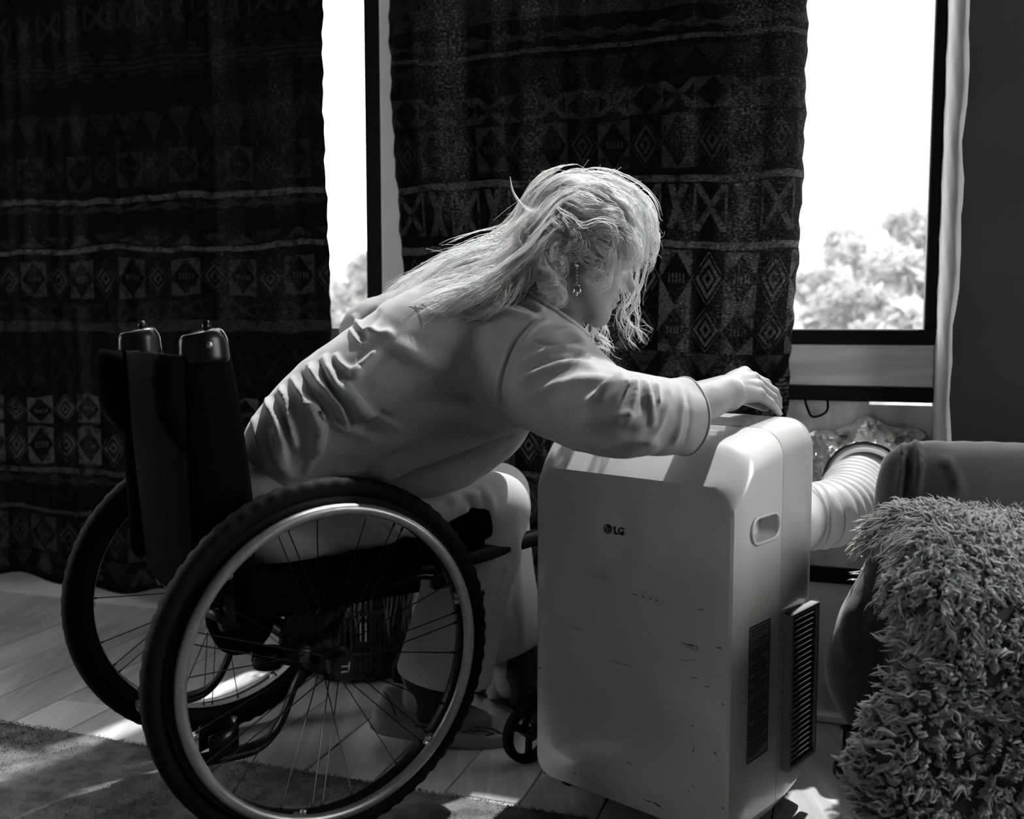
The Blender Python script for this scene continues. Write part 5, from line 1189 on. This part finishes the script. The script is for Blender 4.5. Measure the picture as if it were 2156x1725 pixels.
# ------------------------------------------------------------------ armchair under a velvet cover
arm = empty('armchair', v3(1.05, 1.80, 0), 'dark velvet covered armchair beside the window wall', 'armchair')
xs = np.arange(.56, 1.75, .010); ys = np.arange(1.42, 2.30, .010); zs = np.arange(.08, .76, .010)
A_ = Field(xs, ys, zs)
def slab(F_, x0, x1, y0, y1, z0, z1, r, k=.03):
    for x in np.linspace(x0 + r, x1 - r, max(2, int((x1 - x0) / r))):
        for y in np.linspace(y0 + r, y1 - r, max(2, int((y1 - y0) / r))): F_.cap((x, y, z0 + r), (x, y, z1 - r), r, r, k=k)
slab(A_, .80, 1.36, 1.90, 2.06, .12, .655, .062, .02)
slab(A_, .74, 1.36, 1.48, 2.00, .10, .40, .08, .02)
A_.chain([(.79, 1.98, .60), (.772, 1.98, .42), (.715, 1.97, .30), (.690, 1.96, .20), (.72, 1.95, .12)], [.05, .045, .045, .05, .05], k=.05)
V, Fq = A_.mesh(); V = smooth_mesh(V, Fq, 2, .5)
V = folds(V, Fq, [([(1905, 935), (1895, 990), (1885, 1060)], .010, .014), ([(1925, 930), (1935, 980), (1925, 1050)], .006, .014), ([(1890, 945), (1885, 1000), (1880, 1060)], .006, -.012), ([(1915, 935), (1915, 1000), (1905, 1060)], .006, -.010), ([(1985, 960), (2010, 1000), (2020, 1040)], .010, .008),
                  ([(1800, 1260), (1780, 1330), (1790, 1400)], .014, .012), ([(1830, 1260), (1815, 1320), (1825, 1420)], .010, -.010), ([(1880, 940), (1990, 930), (2150, 925)], .012, .006)])
mesh_object('velvet_cover', V, Fq, M['velvet'], arm)
for x, y in ((.668, 1.905), (1.28, 1.95), (.80, 1.52), (1.28, 1.52)):
    MB().lathe((x, y, 0), v3(0, 0, 1), [(.004, 0), (.026, 0), (.030, .006), (.030, .022), (.026, .028), (.017, .030), (.015, .05), (.018, .08), (.018, .10), (.004, .10)], 20).build('foot', M['black_gloss'], arm, True, 40)
# ------------------------------------------------------------------ sheepskin thrown over the near arm
sec = [(2.02, .40), (1.96, .475), (1.88, .525), (1.78, .555), (1.68, .572), (1.58, .575), (1.50, .560), (1.44, .525), (1.405, .47), (1.39, .40), (1.385, .31), (1.38, .22), (1.37, .13), (1.36, .05)]
sp = spline(sec, 60); NX_ = 50; G = np.zeros((60, NX_, 3))
for i, (y, z) in enumerate(sp):
    t = i / 59.0; xl = np.interp(t, [0, .15, .3, .45, .58, .70, .82, 1], [.735, .688, .632, .590, .578, .560, .508, .525]) + .012 * math.sin(t * 21)
    for j in range(NX_):
        q = j / (NX_ - 1); x = xl + (1.42 - xl) * q ** 1.15; e = max(0, 1 - q / .10)
        zz = z - .055 * e ** 1.8 * (1 if t < .55 else 0) + .010 * math.sin(x * 17 + t * 6) * (t < .6) + .012 * (x - .9) * (t < .55); yy = y + (.045 * e ** 1.5 if t > .5 else 0) + .008 * math.sin(x * 19 + t * 9)
        G[i, j] = (x, yy, max(zz, .03))
sk = MB().grid(G).build('sheepskin', M['hide'], None, True)
tag(sk, 'shaggy sheepskin thrown over the armchair arm beside the air conditioner', 'sheepskin')
sol = sk.modifiers.new('thickness', 'SOLIDIFY'); sol.thickness = .008; sol.offset = 0
n = 9000; I = rng.uniform(0, 58.99, n); J = (rng.uniform(0, 1, n) ** 1.15) * (NX_ - 1.01); i0, j0 = I.astype(int), J.astype(int); fi, fj = (I - i0)[:, None], (J - j0)[:, None]
P = (G[i0, j0] * (1 - fi) + G[i0 + 1, j0] * fi) * (1 - fj) + (G[i0, j0 + 1] * (1 - fi) + G[i0 + 1, j0 + 1] * fi) * fj
du = G[i0 + 1, j0] - G[i0, j0]; dv = G[i0, j0 + 1] - G[i0, j0]; Nm = np.cross(du, dv); Nm /= np.linalg.norm(Nm, axis=1)[:, None]; Nm[(Nm * (P - v3(.95, 1.75, .30))).sum(1) < 0] *= -1
du /= np.linalg.norm(du, axis=1)[:, None]; dv /= np.linalg.norm(dv, axis=1)[:, None]
flow = np.sin(P[:, 0] * 11 + P[:, 1] * 7 + 2 * np.sin(P[:, 2] * 9)) * 1.3 + np.sin(P[:, 2] * 21 + P[:, 0] * 15) * .9
edge = (J < 4)[:, None]
lay = -dv * np.cos(flow)[:, None] * .55 - v3(0, 0, 1) * .22 + du * np.sin(flow)[:, None] * .55 + rng.normal(size=(n, 3)) * .34 - dv * edge * .5
L_ = rng.uniform(.022, .038, n); ST, RD = [], []
ax2 = np.cross(Nm, lay); ax2 /= np.linalg.norm(ax2, axis=1)[:, None] + 1e-9; ph = rng.uniform(0, 2 * PI, n)[:, None]; fq = rng.uniform(5, 10, n)[:, None]; am = rng.uniform(.0025, .0055, n)[:, None]
wool_parts = []
for q in range(3):
    K = 7 if q == 0 else 5; t = np.linspace(0, 1, K); o = rng.normal(size=(n, 3)) * (.001 if q == 0 else .0042)
    s_ = P[:, None] + o[:, None] + Nm[:, None] * (L_[:, None] * (.70 * t - .38 * t * t))[..., None] + lay[:, None] * (L_[:, None] * (.10 * t + .60 * t * t))[..., None] + ax2[:, None] * (am * np.sin(t[None] * fq + ph + q * .5) * (.3 + t[None]))[..., None] + Nm[:, None] * (am * .7 * np.cos(t[None] * fq + ph) * t[None])[..., None]
    r0 = .0034 if q == 0 else .0018
    pr = np.interp(t, [0, .2, .6, .85, 1], [.7, 1, .95, .6, .12]); wool_parts.append(tubes(s_, r0 * pr[None] * rng.uniform(.6, 1.25, (n, 1)), 3 if q else 4))
off = np.cumsum([0] + [len(v) for v, _ in wool_parts]); wv = np.vstack([v for v, _ in wool_parts]); wq = np.vstack([q_ + o_ for (_, q_), o_ in zip(wool_parts, off)])
w = mesh_object('wool', wv, wq, M['wool'], sk); w['kind'] = 'stuff'
# ------------------------------------------------------------------ basket with frayed threads, beyond the wheelchair
bc = at_z(735, 1440, 0); bc = v3(bc[0], 2.46, 0); bx = v3((740 - 1078) / 2096 * 2.55, 2.55, 0)
bk = empty('basket', bx, 'dark wicker basket with frayed threads on the floor behind the wheelchair', 'basket')
R0, R1, HB = .135, .155, .30
for k in range(64):
    a = k * 2 * PI / 64; u = v3(math.cos(a), math.sin(a), 0)
    MB().tube([bx + u * R0 + v3(0, 0, .008), bx + u * (R0 + R1) / 2 + v3(0, 0, HB / 2), bx + u * R1 + v3(0, 0, HB)], .0052, 6).build('reed', M['wicker'], bk)
for z, r in ((.012, R0 + .002), (.075, R0 + .009), (HB * .6, .150), (HB, R1 + .001)):
    a = np.linspace(0, 2 * PI, 65)[:-1]; wv_ = .003 * np.sin(a * 32)
    MB().tube(np.stack([bx[0] + (r + wv_) * np.cos(a), bx[1] + (r + wv_) * np.sin(a), np.full(64, z)], 1), .006, 6, closed=True).build('hoop', M['wicker'], bk)
MB().lathe(bx, v3(0, 0, 1), [(.001, .006), (R0, .006), (R0, .012), (.001, .012)], 40).build('basket_base', M['wicker'], bk)
th = []
for k in range(150):
    a = rng.uniform(0, 2 * PI); u = v3(math.cos(a), math.sin(a), 0); p0 = bx + u * R1 + v3(0, 0, HB + .004); ln = rng.uniform(.05, .20)
    t = np.linspace(0, 1, 10)[:, None]; c = unit(rng.normal(size=3)); th.append(p0 + u * (.012 + .02 * np.sin(t * 2.6)) + v3(0, 0, -1) * ln * t ** 1.4 + v3(0, 0, .012) * np.sin(t * PI) + c * .012 * np.sin(t * rng.uniform(3, 8)))
tv, tq = tubes(np.array(th), np.full((len(th), 10), .0009), 3)
o = mesh_object('frayed_threads', tv, tq, M['thread'], bk); o['kind'] = 'stuff'
